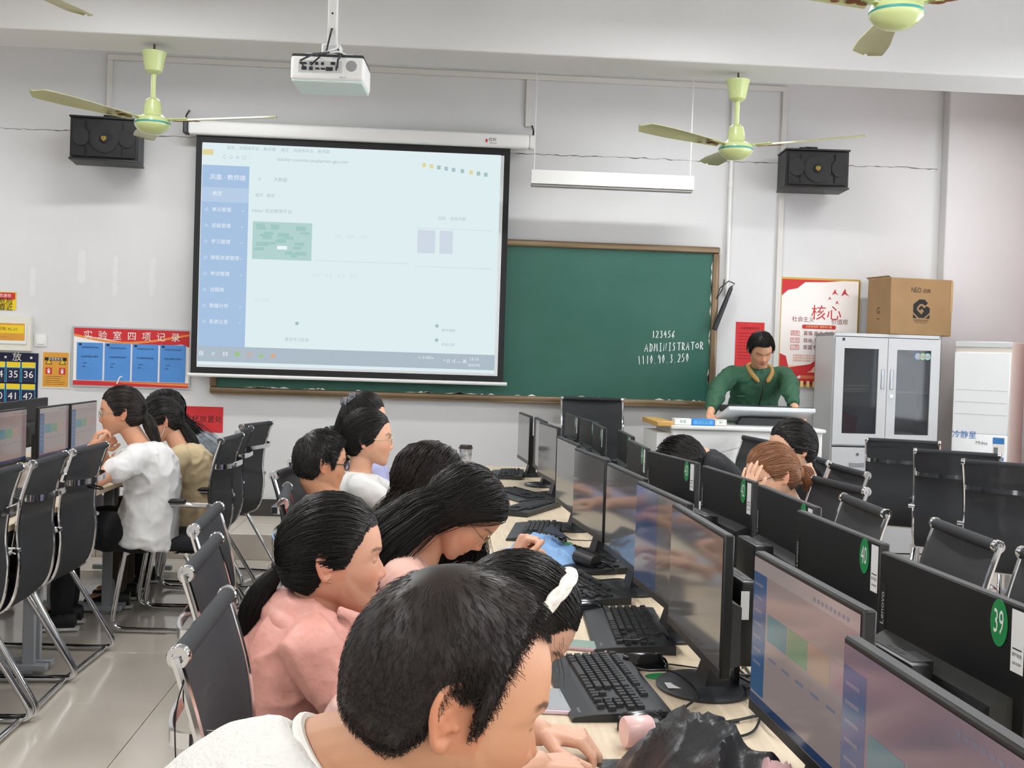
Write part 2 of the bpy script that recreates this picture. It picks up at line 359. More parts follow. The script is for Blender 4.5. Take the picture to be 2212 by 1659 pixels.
cs = MB().box(((cx0+cx1)/2, .0, SH+ch_/2-.012), (cx1-cx0, .1, ch_), bev=.02, seg=3).build('case', m_white, ps)
for s, xx in ((-1, cx0), (1, cx1)):
    MB().box((xx+s*.018, 0, SH+ch_/2-.012), (.04, .09, ch_*.95), bev=.008).build('end_cap', m_plastic3 if s < 0 else m_white, ps)
    MB().tube([(xx+s*.03, .0, SH+ch_-.03), (xx+s*.035, .06, SH+ch_+.04), (xx+s*.03, .135, SH+ch_+.09)], .007, 6).build('bracket', m_dark, ps)
lg = MB(); lg.rect(-.035, -.02, -.012, .012, 0); lg.text('红叶', .03, .02, .008, 0, mi=1); lg.text('Red Leaf', .014, .025, -.016, 0, mi=1)
lg.build('maker_mark', [m_red, m_ink], ps, smooth=False, M=T(cx1-.3, -.052, SH+ch_/2-.02) @ WALLF)
# the projected web page (emission on the cloth stands in for the projector's light): flat tiles of colour plus lettering
def em(name, col, s): return mat(name, '#000000', .9, spec=0., emit=col, es=s)
PS = .95
e_bg = em('page_white', '#e4f3f6', PS); e_side = em('page_side', '#b2cdee', PS*.93); e_hi = em('page_side_hi', '#c3daf3', PS*.93); e_bar = em('page_taskbar', '#bfcfdb', PS*.85)
e_card = em('page_card', '#bfe2df', PS*.9); e_card2 = em('page_card_b', '#aed8d3', PS*.89); e_faint = em('page_faint', '#dcebf0', PS*.95); e_txt = em('page_white_text', '#f4fbff', PS); e_dim = em('page_dim_text', '#bcd3da', PS*.88)
e_dk = em('page_dark_text', '#b4d0ca', PS*.9); e_lil = em('page_lilac', '#dbe6f3', PS*.93); e_gr = em('page_green', '#a6d77e', PS*.9); e_or = em('page_orange', '#f0b48a', PS*.9); e_yl = em('page_yellow', '#e8dba0', PS)
pg = MB(); g = [e_bg, e_side, e_hi, e_bar, e_card, e_card2, e_faint, e_txt, e_dim, e_dk, e_lil, e_gr, e_or, e_yl]
W1, H1 = SW-.12, SH-.135       # page extents, u 0..1 across, v 0..1 down
def R(u0, u1, v0, v1, mi, z=.0005): pg.rect(u0*W1, u1*W1, -v1*H1, -v0*H1, z, mi)
R(0, 1, 0, 1, 0, 0); R(0, .156, .1, .915, 1); R(0, .156, .2, .265, 2, .001); R(0, 1, .915, .985, 3, .0008)
R(0, .035, .03, .055, 13); R(.172, .37, .345, .515, 4); 
for k in range(26):
    a, b = random.uniform(.175, .33), random.uniform(.35, .49); R(a, a+random.uniform(.02, .04), b, b+random.uniform(.008, .02), 5, .001)
R(.255, .288, .452, .468, 7, .0015); R(.725, .785, .355, .46, 10); R(.8, .845, .355, .46, 10); R(.38, .70, .51, .513, 6); R(.72, .98, .345, .348, 6); R(.72, .98, .52, .523, 6)
def TX(s, u, v, size, mi): pg.text(s, size, u*W1, -v*H1, .002, None, mi)
for k, s in enumerate(('概览', '单元管理', '班级管理', '学习管理', '课程资源管理', '考试管理', '试题库', '数据分析', '系统公告')):
    v = .228+k*.0722; TX(s, .052+.0075*max(0, len(s)-2), v, .036, 7); pg.rect(.012*W1, .024*W1, -v*H1-.012, -v*H1+.014, .001, 2)
    if k not in (0, 6): TX('⌄', .137, v, .03, 7)
TX('凤凰 · 教师端', .085, .155, .046, 7); TX('大数据', .26, .155, .034, 8); TX('首页   概览', .21, .228, .03, 8); TX('Hello! 欢迎使用平台', .235, .298, .034, 8); TX('≡', .19, .155, .04, 8)
TX('teacher-console.axisplanner-gzs.com', .365, .062, .036, 9); TX('首页 _ 资源库平台 _ 教师端', .16, .02, .03, 8); TX('概览 _ 资源库平台 _ 教师端', .34, .02, .03, 8); TX('↻  ⌂  ☆  ☐', .105, .062, .034, 9)
TX('学生    课程    试题', .5, .4, .03, 6); TX('日历    任务列表', .84, .3, .03, 8); TX('资源    作业    考试    公告', .45, .58, .03, 6); TX('学习进度', .21, .7, .03, 6)
for (u, v) in ((.74, .06), (.765, .064), (.79, .068), (.815, .072), (.84, .076), (.87, .08), (.9, .084), (.925, .088), (.95, .092)): R(u-.006, u+.006, v-.009, v+.009, random.choice([8, 9, 13, 9]), .001)
for (u, v) in ((.328, .8), (.8, .79), (.8, .855)): pg.add([(u*W1+.014*math.cos(a*PI/5), -v*H1+.014*math.sin(a*PI/5), .001) for a in range(10)], [tuple(range(10))], 9)
TX('暂无学习任务', .33, .875, .03, 8); TX('教学通知', .84, .81, .026, 8); TX('系统公告', .84, .875, .026, 8)
for k, (c, t) in enumerate(((7, '⊞'), (7, '⌕'), (7, '☷'), (11, '◉'), (12, '▣'), (11, '◒'), (12, '▲'))): TX(t, .012+k*.04, .95, .048, c)
TX('↓ 515K/s', .765, .937, .03, 7); TX('^ ▤ ◁ ▭ 英', .865, .95, .034, 7); TX('15:15', .93, .937, .032, 7); TX('2025/9/5', .93, .965, .026, 7)
pg.build('projected_page', g, ps, smooth=False, M=T(-SW/2+.05, -.004, SH-.065) @ WALLF)
# ================================================================== loudspeakers
def speaker(px, py, wpx, hpx, lab, rz):
    y = WY-.22; c = PY(px, py, y-.14); wd = wpx/FPX*(y-.14); hh = hpx/FPX*(y-.14); d = .28
    t = thing('loudspeaker', lab, 'loudspeaker', (c.x, y, c.z-hh/2), rz, 'black wall loudspeakers'); X, Z = wd/2, hh
    m_box = mat('black_vinyl_box', '#18191b', .45, bump=.25, bscale=300); m_cloth = mat('speaker_cloth', '#101113', .6, bump=.4, bscale=500)
    MB().box((0, 0, Z/2), (wd-.012, d, hh-.024), bev=.006).build('cabinet', m_box, t)
    for z in (.006, Z-.006): MB().box((0, -.01, z), (wd, d+.01, .014), bev=.004, seg=2).build('edge_panel', m_box, t)
    gb = MB(); s_ = -d/2-.001
    gb.box((0, s_-.008, Z/2), (wd-.05, .018, hh-.05), bev=.008, seg=2); g_ = gb.build('front_panel', m_cloth, t)
    MB().lathe([(.104, 0), (.104, .012), (.09, .016), (.035, .004), (.03, .012), (.0, .016)], 28, M=T(0, s_-.012, Z/2) @ WALLF).build('woofer', m_cloth, t)
    for s in (-1, 1):
        MB().lathe([(.058, .008), (.05, .0), (.022, -.03), (.0, -.034)], 20, M=T(s*(X-.085), s_-.021, Z*.52) @ WALLF @ Matrix.Diagonal((1, 1.15, 1, 1))).build('horn', m_cloth, t)
        MB().box((s*.13, s_-.018, Z/2), (.008, .014, hh-.08), bev=.003).build('divider', m_box, t)
    em_ = MB(); em_.prism([(-.016, .014), (.016, .014), (.016, -.006), (0, -.02), (-.016, -.006)], .004); em_.text('K', .026, 0, 0, .0045, mi=1)
    em_.build('badge', [mat('gold_badge', '#c9a94a', .3, metal=.9), m_ink], t, M=T(0, s_-.03, Z/2) @ WALLF)
    br = MB(); br.box((0, .09, Z+.028), (.09, .05, .056)); br.box((0, .2, Z+.03), (.12, .02, .09)); br.tube([(-.03, .06, Z+.05), (.02, .05, Z+.03), (.05, .07, Z+.05), (.01, .1, Z+.02)], .004, 5); br.cyl((-.06, .09, Z+.03), (.06, .09, Z+.03), .012, n=8)
    br.box((0, .15, Z+.02), (.06, .12, .02)); br.build('wall_bracket', mat('bracket_black', '#26262a', .4), t)
speaker(221, 300, 142, 92, 'black loudspeaker on the wall beside the projection screen', math.radians(6))
speaker(1768, 365, 142, 86, 'black loudspeaker on the wall above the red and white poster', math.radians(-4))
# ================================================================== ceiling fans
FR = .70
def fan_mesh():
    t = thing('ceiling_fan', 'x', 'ceiling fan')
    z0 = .435                       # hook height above motor base
    MB().tube([(0, 0, z0+.04), (.0, 0, z0-.01), (.012, 0, z0-.03)], .006, 6).build('hook', mat('rusty_hook', '#6b5c4a', .7, metal=.5), t)
    MB().lathe([(.0, .30), (.025, .30), (.045, .315), (.053, .35), (.058, .385), (.066, .41), (.066, .418), (.0, .418)], 24).build('canopy', m_fan, t)
    MB().cyl((0, 0, .16), (0, 0, .32), .0135, n=14).build('rod', m_fan, t)
    b = MB(); b.lathe([(.0, .17), (.022, .17), (.04, .155), (.047, .12), (.05, .085), (.062, .07), (.088, .06), (.092, .05), (.095, .036), (.095, .02), (.09, .012), (.08, .0), (.05, -.02), (.02, -.026), (.0, -.026)], 32)
    b.build('motor_housing', m_fan, t)
    MB().lathe([(.0955, .028), (.0968, .030), (.0968, .036), (.0955, .038)], 32).build('teal_band', m_teal, t)
    for k in range(3):
        bl = MB(); rings = []
        n = 14
        for i in range(n+1):
            u = i/n; r = .115 + u*(FR-.115); hw = .032+.030*min(1, u*1.6); 
            if u > .9: hw *= math.sqrt(max(.02, 1-((u-.9)/.1)**2))
            tw = math.radians(11); c = .004*math.cos(u*3); rr = []
            for s, zz in ((-1, .0), (-.5, .006), (0, .008), (.5, .006), (1, 0), (1, -.003), (.5, .003), (0, .005), (-.5, .003), (-1, -.003)):
                rr.append((r, s*hw*math.cos(tw), s*hw*math.sin(tw)+zz+.048+.02*u))
            rings.append(rr)
        bl.loft(rings); bo = bl.build('blade', m_blade, t, M=RZ(k*2*PI/3))
        ir = MB(); ir.prism([(.07, -.014), (.13, -.02), (.2, -.026), (.21, 0), (.2, .026), (.13, .02), (.07, .014)], .006, z0=.052); ir.cyl((.16, .012, .055), (.16, .012, .064), .007, n=8); ir.cyl((.19, -.01, .055), (.19, -.01, .064), .007, n=8)
        ir.build('blade_iron', m_fan, bo)
        rs = MB()
        for j in range(7):
            x, y, r = random.uniform(.14, .26), random.uniform(-.03, .03), random.uniform(.006, .018)
            rs.add([(x+r*1.6*math.cos(a)*random.uniform(.6, 1.1), y+r*math.sin(a), y*.194+.046) for a in np.arange(0, 2*PI, .7)], [tuple(range(9))])
        rs.build('rust_patch', m_rust, bo, smooth=False)
    return t
BEAMZ = 3.09
f2 = fan_mesh(); f2['group'] = 'pale green ceiling fans'; fx2 = PY(1592, 300, 6.4)
f2.location = (fx2.x, 6.42, BEAMZ-.46); f2.rotation_euler[2] = math.radians(-30); f2['label'] = 'pale green ceiling fan hanging over the hung board lamp and speaker'
fx1 = PY(328, 245, 6.4); dup(f2, (fx1.x, 6.42, BEAMZ-.46), math.radians(-12), 'pale green ceiling fan by the speaker and projection screen corner')
f3p = PY(1935, 48, 4.07); f3 = dup(f2, (f3p.x, 4.07, f3p.z), math.radians(-42), 'close pale green ceiling fan with rusty blades, motor only partly in view')
f4 = dup(f2, (-1.62, 4.07, f3p.z), math.radians(75), 'ceiling fan above the notice boards, only a blade in view')
for f in (f3, f4):
    for c in f.children:
        if c.name.startswith('hook'): c.scale[2] = 1.0
# ================================================================== projector on its pole
pj = PY(716, 163, 5.25)
t = thing('projector', 'white ceiling projector with cables on a white pole', 'projector', (pj.x, 5.25, pj.z), math.radians(-3))
PWd, PDp, PHt = .32, .26, .105
MB().box((0, 0, 0), (PWd, PDp, PHt), bev=.014, seg=3).build('body', m_white, t)
MB().box((0, 0, PHt/2+.004), (PWd-.006, PDp-.01, .012), bev=.004).build('dark_top_plate', m_plastic3, t)  # thin charcoal plate on top of the body
MB().box((0, 0, -PHt/2-.002), (PWd*.97, PDp*.96, .012), bev=.005).build('underside', mat('projector_underside', '#cfe3df', .35), t)
pp = MB(); pp.box((0, 0, 0), (.19, .006, .05), mi=0)
for (x, z, w_, h_) in ((-.075, .012, .03, .008), (-.04, .012, .012, .012), (-.015, .012, .012, .012), (.01, .012, .012, .012), (-.07, -.01, .022, .014), (-.04, -.01, .016, .016), (-.012, -.01, .018, .008), (.012, -.01, .018, .008), (.04, -.01, .03, .016), (.07, -.006, .006, .02), (.055, .014, .02, .012)): pp.box((x, -.003, z), (w_, .006, h_), mi=1)
pp.build('port_panel', [mat('port_grey', '#c4c6c6', .4), m_plastic], t, M=T(-.03, -PDp/2, .006))
gr = MB(); gr.lathe([(.0, .001), (.022, .001), (.024, 0)], 20, M=T(.105, -PDp/2-.001, .012) @ WALLF); gr.build('speaker_grille', mat('grille_grey', '#a8a9aa', .7, bump=.8, bscale=900), t)
tx = MB(); tx.text('EPSON', .011, .04, .044, 0); tx.text('EB-C27', .009, .07, -.038, 0); tx.build('lettering', mat('print_grey_blue', '#5a6a9a', .7), t, smooth=False, M=T(0, -PDp/2-.0015, 0) @ WALLF)
MB().box((.0, .0, PHt/2+.05), (.085, .07, .06), bev=.006).build('mount_plate', m_white, t)
mt = MB()
for sx in (-1, 1):
    for sy in (-1, 1): mt.tube([(sx*.03, sy*.02, PHt/2+.03), (sx*.1, sy*.07, PHt/2+.02), (sx*.12, sy*.09, PHt/2+.005)], .006, 6)
mt.build('mount_arm', m_white, t)
po = MB().box((0, 0, (CEIL-pj.z+.14)/2), (.042, .042, CEIL-pj.z-.13), bev=.006); po.build('pole', m_white, t)
hl = MB()
for k in range(5): hl.cyl((.0, -.022, .2+k*.07), (.0, -.0205, .2+k*.07), .005, n=8)
hl.build('pole_hole', m_plastic, t)
cb = MB(); cb.tube([(-.1, -PDp/2-.01, -.0), (-.11, -.17, .02), (-.06, -.16, .05), (.0, -.12, .07), (.04, -.06, .09), (.02, -.02, .13)], .0045, 6); cb.tube([(.045, -PDp/2-.01, 0), (.05, -.16, .03), (.06, -.12, .065), (.02, -.05, .09)], .005, 6); cb.tube([(-.07, -PDp/2-.01, .01), (-.03, -.16, .04), (-.06, -.13, .06), (-.02, -.06, .08), (.0, -.03, .2)], .0045, 6)
cb.build('cable', m_plastic3, t)
cw = MB(); cw.tube([(.09, -.09, .065), (.05, -.12, .075), (-.02, -.11, .07), (.03, -.05, .11), (.02, -.03, .2)], .0045, 6); cw.build('white_cable', m_white, t)
# ================================================================== hung board lamp
LY = 8.55; a, b = PY(1147, 385, LY), PY(1496, 398, LY)
t = thing('board_lamp', 'white hung tube lamp fitting above the chalkboard', 'lamp', ((a.x+b.x)/2, LY, (a.z+b.z)/2)); lw = b.x-a.x
MB().prism([(-.05, .055), (.03, .06), (.05, -.01), (.04, -.055), (-.045, -.045)], lw, M=T(-lw/2, 0, 0) @ fr((0, 1, 0), (0, 0, 1), (1, 0, 0))).build('housing', m_white, t, smooth=False)
MB().box((0, 0, -.056), (lw-.01, .075, .012)).build('louvre', mat('louvre_grey', '#8f8c86', .5), t, smooth=False)
for s in (-1, 1): MB().cyl((s*(lw/2-.02), 0, .05), (s*(lw/2-.02), 0, CEIL-t.location.z), .004, n=6).build('rod', m_white, t)
# wall conduit and hanging microphone
c0, c1 = PY(1586, 195, WY-.02), PY(1569, 640, WY-.02)
t = thing('conduit_pipe', 'white plastic conduit pipe on the wall beside the chalkboard', 'pipe', (c1.x, WY-.02, c1.z)); dx = c0.x-c1.x
hzz = c0.z-c1.z; MB().cyl((0, 0, 0), (dx, 0, hzz), .016, n=12).build('pipe', m_white, t); MB().cyl((dx*.53, 0, hzz*.53), (dx*.56, 0, hzz*.56), .021, n=12).build('coupling', m_white, t)
m0, m1 = PY(1543, 712, WY-.11), PY(1572, 640, WY-.09)
t = thing('microphone', 'black handheld microphone hanging by its cable at the chalkboard edge', 'microphone', m0); d = m1-m0
MB().tube([(0, 0, 0), d*.7, d], [.021, .019, .016], 12).build('handle', m_plastic, t); MB().tube([d, d*1.22, d*1.3], [.017, .016, .008], 12).build('plug', m_dark, t)
MB().tube([d*1.3, d*1.38+Vector((.015, 0, 0)), d*1.34+Vector((-.03, 0, .03)), d*1.15+Vector((-.08, 0, .02)), d*1.0+Vector((-.08, .02, -.02)), d*1.1+Vector((-.045, .03, .03)), d*1.2+Vector((-.04, .04, .08))], .005, 6).build('cable', m_plastic, t)
# ================================================================== signs and notices on the front wall
def sheet(name, px0, py0, px1, py1, label, cat, m, th=.006, y=WY, group=None):
    x0, x1, z0, z1 = wbox(px0, py0, px1, py1, y-th); t = thing(name, label, cat, ((x0+x1)/2, y-.0005, (z0+z1)/2), 0, group)
    W_, H_ = x1-x0, z1-z0; MB().box((0, -th/2, 0), (W_, th, H_)).build('backing', m, t, smooth=False); return t, W_, H_, T(0, -th-.0006, 0) @ WALLF
m_yel = mat('yellow_print', '#e8c81e', .5); m_org = mat('orange_card', '#d99a35', .5, var=.1, vscale=12); m_blue = mat('blue_sheet', '#4f8fd6', .35, var=.1, vscale=6)
m_navy = mat('navy_fabric', '#1b2140', .8, bump=.2, bscale=300); m_cyan = mat('cyan_trim', '#4fb4dc', .6); m_silver = mat('silver_edge', '#b9bcc0', .3, metal=.7); m_redp = mat('red_paper', '#cf2f33', .75, var=.06, vscale=8)
# record board
t, W_, H_, F = sheet('notice_board', 157, 704, 410, 842, 'blue and red notice board with four pocket sheets under a red banner', 'notice board', m_silver, .02)
b = MB(); b.rect(-W_/2+.012, W_/2-.012, -H_/2+.012, H_/2-.012); b.build('face', m_paper, t, smooth=False, M=F)
b = MB(); hz = H_/2-.012; wv = [(-W_/2+.012, hz), (W_/2-.012, hz), (W_/2-.012, hz-.125)] + [(W_/2-.012-(W_-.024)*k/16, hz-.085-.03*math.sin(k/16*PI*1.3+.4)) for k in range(1, 17)]
b.add([(x, y, .0012) for x, y in wv], [tuple(range(len(wv)))], 0)
wv2 = [(-W_/2+.012+(W_-.024)*k/16, hz-.055-.05*math.sin(k/16*PI*1.15)+.01) for k in range(17)]; 
b.add([(x, y, .0018) for x, y in wv2] + [(x, y-.016, .0018) for x, y in wv2[::-1]], [tuple(range(34))], 1)
b.rect(-W_/2+.012, W_/2-.012, -hz, -hz+.035, .0012, 0); b.add([(-W_/2+.2, -hz+.03, .0016), (W_/2-.012, -hz+.012, .0016), (W_/2-.012, -hz+.03, .0016)], [(0, 1, 2)], 1)
b.text('实  验  室  四  项  记  录', .07, -.0, hz-.056, .003, mi=2); b.build('banner', [m_red, mat('orange_wave', '#e58a3c', .5), m_paper], t, smooth=False, M=F)
pw = (W_-.06)/4
for k in range(4):
    b = MB(); xc = -W_/2+.03+pw*(k+.5); b.box((xc, -.035, .002), (pw-.014, H_*.62, .004)); so = b.build('pocket_sheet', m_blue, t, smooth=False, M=F)
    b = MB(); b.rect(xc-pw*.4, xc-pw*.3, .085, .1, .005); b.text('实验室安全检查记录', .014, xc, .07, .005); b.text('实验室使用记录表', .016, xc, .0, .005); b.text('记录人 ______', .013, xc-.01, -.05, .005); b.text('日期 ____', .013, xc-.03, -.075, .005)
    b.build('lettering', m_ink, so, smooth=False)
b = MB(); b.tube([(-W_/2+.34, -H_/2+.03, .004), (-W_/2+.36, -H_/2+.08, .004), (-W_/2+.38, -H_/2+.085, .004)], .006, 5); b.build('paper_tab', m_paper, t, M=F)
# orange notice
t, W_, H_, F = sheet('safety_notice', 90, 757, 150, 840, 'orange safety notice card beside the numbered pocket chart', 'notice', mat('clear_sleeve', '#d8d2c6', .3), .004)
b = MB(); b.rect(-W_/2+.012, W_/2-.012, -H_/2+.012, H_/2-.012, 0, 0); b.rect(-W_/2+.025, W_/2-.025, H_/2-.075, H_/2-.05, .001, 1)
b.text('实验室安全', .022, 0, H_/2-.0625, .0015, mi=2)
for s in (-.05, .05):
    b.add([(s-.026, .04, .001), (s+.026, .04, .001), (s, .088, .001)], [(0, 1, 2)], 1); b.add([(s-.018, .045, .0015), (s+.018, .045, .0015), (s, .078, .0015)], [(0, 1, 2)], 3); b.text('!', .026, s, .057, .002, mi=1)
    b.rect(s-.024, s+.024, -.035, .015, .001, 4); b.rect(s-.008, s+.008, -.028, .0, .0015, 2); b.add([(s-.015, -.005, .0015), (s+.015, -.005, .0015), (s, .01, .0015)], [(0, 1, 2)], 2)
for k in range(5): b.rect(-W_/2+.03, W_/2-.03-random.uniform(0, .05), -H_/2+.03+k*.015, -H_/2+.032+k*.015, .001, 1)
b.build('print', [m_org, m_ink, m_paper, m_yel, m_red], t, smooth=False, M=F)
# numbered pocket chart for phones
t, W_, H_, F = sheet('pocket_chart', -90, 758, 80, 872, 'navy hanging pocket chart with numbered pockets for phones', 'pocket chart', m_navy, .008)
b = MB(); b.text('放', .07, W_/2-.155, H_/2-.035, .002)
for xk in (.05, .24, .3, .5): b.add([(W_/2-xk+.01*math.cos(a), H_/2-.035+.01*math.sin(a), .001) for a in np.arange(0, 2*PI, .8)], [tuple(range(8))])
b.build('lettering', m_paper, t, smooth=False, M=F)
for r in range(3):
    for c in range(5):
        xr = W_/2-.012-c*.112; zt_ = H_/2-.07-r*.165; zb = max(zt_-.155, -H_/2+.004)
        pk = MB(); pk.box((xr-.053, (zt_+zb)/2, .004), (.105, zt_-zb, .008), bev=.002); po = pk.build('pocket', m_navy, t, M=F)
        k = MB(); k.rect(xr-.104, xr-.002, max(zt_-.04, zb), zt_, .0088, 0)
        k.rect(xr-.106, xr-.102, zb, zt_, .009, 1); k.rect(xr-.004, xr, zb, zt_, .009, 1); k.rect(xr-.106, xr, max(zt_-.045, zb), max(zt_-.04, zb)+.0, .009, 1)
        if r < 2: k.text(str(36+6*r-c), .075, xr-.053, zt_-.095, .0095, mi=2)
        k.build('pocket_trim', [m_yel, m_cyan, m_paper], po, smooth=False)
# white fuse box panel with yellow label, danger sign, switch
t, W_, H_, F = sheet('fuse_box', -80, 679, 65, 758, 'cream fuse box cover with a yellow label on the wall', 'fuse box', mat('cream_metal', '#dcd9cc', .5), .05)
b = MB(); b.box((.0, -.0, .003), (W_-.06, H_-.1, .006)); b.build('inner_panel', m_white, t, smooth=False, M=F)
b = MB(); b.rect(-W_/2+.05, W_/2-.04, -.055, .075, .0066, 0); b.rect(-W_/2+.05, W_/2-.045, -.0, .06, .0072, 1); b.text('注意 配电 XL-21', .03, .05, .03, .008, mi=2); b.text('〰〰〰〰', .02, .05, -.03, .008, mi=2)
b.build('label_card', [m_org, m_yel, mat('brown_print', '#6b4a1c', .7)], t, smooth=False, M=F)
t, W_, H_, F = sheet('danger_sign', -60, 628, 34, 670, 'yellow danger sign with a red header above the fuse box', 'sign', m_yel, .004)
b = MB(); b.rect(-W_/2+.006, W_/2-.006, H_/2-.055, H_/2-.005, .001, 0); b.text('非专业人员请勿', .03, W_/2-.14, H_/2-.03, .002, mi=2); b.text('有电危险', .052, W_/2-.125, -.005, .002, mi=1); b.text('禁止靠近', .052, W_/2-.125, -.052, .002, mi=1)
b.build('print', [m_red, m_ink, m_paper], t, smooth=False, M=F)
t, W_, H_, F = sheet('light_switch', 75, 722, 100, 748, 'white light switch plate beside the fuse box', 'light switch', m_white, .009)
MB().box((0, 0, .003), (.06, .06, .006), bev=.002).build('rocker', m_white, t, M=F)
# red cup sign
t, W_, H_, F = sheet('cup_place_sign', 397, 877, 481, 935, 'red paper sign with black writing on the wall behind the ponytailed students', 'sign', m_redp, .002)
b = MB(); b.text('水杯放置处', .058, .0, .0, .0, mi=0); b.build('lettering', m_ink, t, smooth=False, M=F)
t, W_, H_, F = sheet('wall_socket', 505, 1063, 524, 1082, 'white wall socket above the dark skirting', 'wall socket', m_white, .01)
b = MB()
for x in (-.012, .012): b.rect(x-.003, x+.003, -.012, .008, .0)
b.build('socket_slot', m_ink, t, smooth=False, M=F)
# red notice behind the teacher
t, W_, H_, F = sheet('red_notice', 1590, 695, 1648, 800, 'small red paper notice on the wall behind the teacher', 'notice', m_redp, .002)
b = MB(); b.text('实验室管理规定', .022, 0, H_/2-.05, 0)
for k in range(9): b.rect(-W_/2+.02, W_/2-.02-random.uniform(0, .06), H_/2-.09-k*.025, H_/2-.087-k*.025)
b.build('lettering', mat('dark_red_ink', '#5e1214', .8), t, smooth=False, M=F)
# poster
t, W_, H_, F = sheet('framed_poster', 1686, 598, 1850, 839, 'framed white and red slogan poster with a gold edge', 'poster', mat('gold_frame', '#b08f3e', .3, metal=.7), .018)
b = MB(); pW, pH = W_-.03, H_-.03
b.box((0, 0, .001), (pW, pH, .002)); b.build('print_paper', mat('poster_paper', '#f0e9e4', .5), t, smooth=False, M=F)
b = MB(); hz = pH/2; rd, dr, og, gd, pk_ = 0, 1, 2, 3, 4
b.add([(-pW/2, hz, .003), (pW*.3, hz, .003), (pW*.05, hz-.015, .003), (-pW*.2, hz-.02, .003), (-pW*.3, hz-.07, .003), (-pW*.42, hz-.085, .003), (-pW/2, hz-.13, .003)], [tuple(range(7))], rd)
for (x, y, s) in ((.12, hz-.09, .025), (.2, hz-.09, .032), (.08, hz-.14, .014), (.14, hz-.17, .016)):
    b.add([(x-s, y-s, .003), (x, y+s, .003), (x+s*.3, y-.1*s, .003), (x+s*1.2, y-s, .003), (x, y-s*.4, .003)], [(0, 1, 2, 3, 4)], rd)
b.text('核心', .125, .055, .15, .003, mi=rd); b.text('社会主义', .045, -.13, .1, .003, mi=dr); b.text('价值观', .045, .165, .088, .003, mi=dr)
b.add([(x*.13, .045+y*.016, .003) for x, y in ((-1, -1), (1, -1), (1.06, 0), (1, 1), (-1, 1), (-1.06, 0))], [(0, 1, 2, 3, 4, 5)], rd); b.text('人民有信仰  国家有力量', .02, 0, .045, .004, mi=gd)
for k, (h_, s) in enumerate((('国家', '富强 民主 文明 和谐'), ('社会', '自由 平等 公正 法治'), ('公民', '爱国 敬业 诚信 友善'))):
    y = -.008-k*.056; b.rect(-.225, -.155, y-.019, y+.019, .003, rd); b.rect(-.221, -.159, y-.015, y+.015, .0034, 5); b.text(h_, .028, -.19, y, .004, mi=rd); b.text(s, .037, .04, y-.0, .004, mi=dr)
for k in range(3): b.text('培育和践行社会主义核心价值观 弘扬民族精神', .018, -.02, -.185-k*.02, .003, mi=og)
b.add([(-pW/2, -.17, .003), (-pW*.42, -.19, .003), (-pW*.38, -.28, .003), (-pW*.1, -.25, .003), (pW*.02, -.2, .003), (-pW*.08, -.3, .003), (-pW*.3, -.36, .003), (-pW/2, -.3, .003)], [tuple(range(8))], rd)
b.rect(-pW*.3, pW/2, -.34, -.315, .0035, rd); b.rect(-pW*.22, pW/2, -.365, -.34, .0036, og); b.rect(-pW*.36, pW/2, -.385, -.365, .0037, rd); b.rect(-pW*.3, pW/2, -.41, -.385, .0037, dr); b.rect(-pW/2, pW/2, -hz, -.405, .0036, rd)
for k in range(6): b.rect(-pW*.3+k*.05, -.26*pW+k*.05, -.435, -.385, .004, gd)
b.rect(-pW/2, pW/2, -.318, -.26, .0027, pk_)
b.build('print', [m_red, mat('maroon_print', '#7a1f20', .6), mat('orange_print', '#d9774a', .6), mat('gold_print', '#f0d48a', .6), mat('peach_print', '#f0cdb0', .6), m_paper], t, smooth=False, M=F)
# ================================================================== filing cabinet
CYF = 8.56; a, b_ = PY(1799, 720, CYF), PY(2033, 724, CYF); cw_ = b_.x-a.x; chh = (a.z+b_.z)/2; cd = .39
t = thing('filing_cabinet', 'light grey steel cabinet with two glazed doors and drawers', 'cabinet', ((a.x+b_.x)/2, CYF+cd/2, 0), math.radians(1.5)); cab = t
def cb_(n, c, d, m=m_steel, par=None, bev=.003): return MB().box(c, d, bev=bev).build(n, m, par or t)
hx = cw_/2; fy = -cd/2
k = MB(); k.box((0, cd/2-.006, chh/2), (cw_, .012, chh))
for s in (-1, 1): k.box((s*(hx-.006), 0, chh/2), (.012, cd, chh))
k.box((0, 0, chh-.012), (cw_, cd, .024)); k.box((0, 0, .03), (cw_, cd, .06)); k.box((0, .0, .66), (cw_-.02, cd-.01, .012)); k.box((0, 0, .88), (cw_-.02, cd-.01, .012)); k.box((0, 0, .86), (.02, .02, .05)); k.build('carcass', m_steel, t, smooth=False)
cb_('shelf', (0, .02, 1.29), (cw_-.03, cd-.06, .02))
m_cglass = mat('cabinet_glass', '#33363b', .05, alpha=.5, spec=.6)
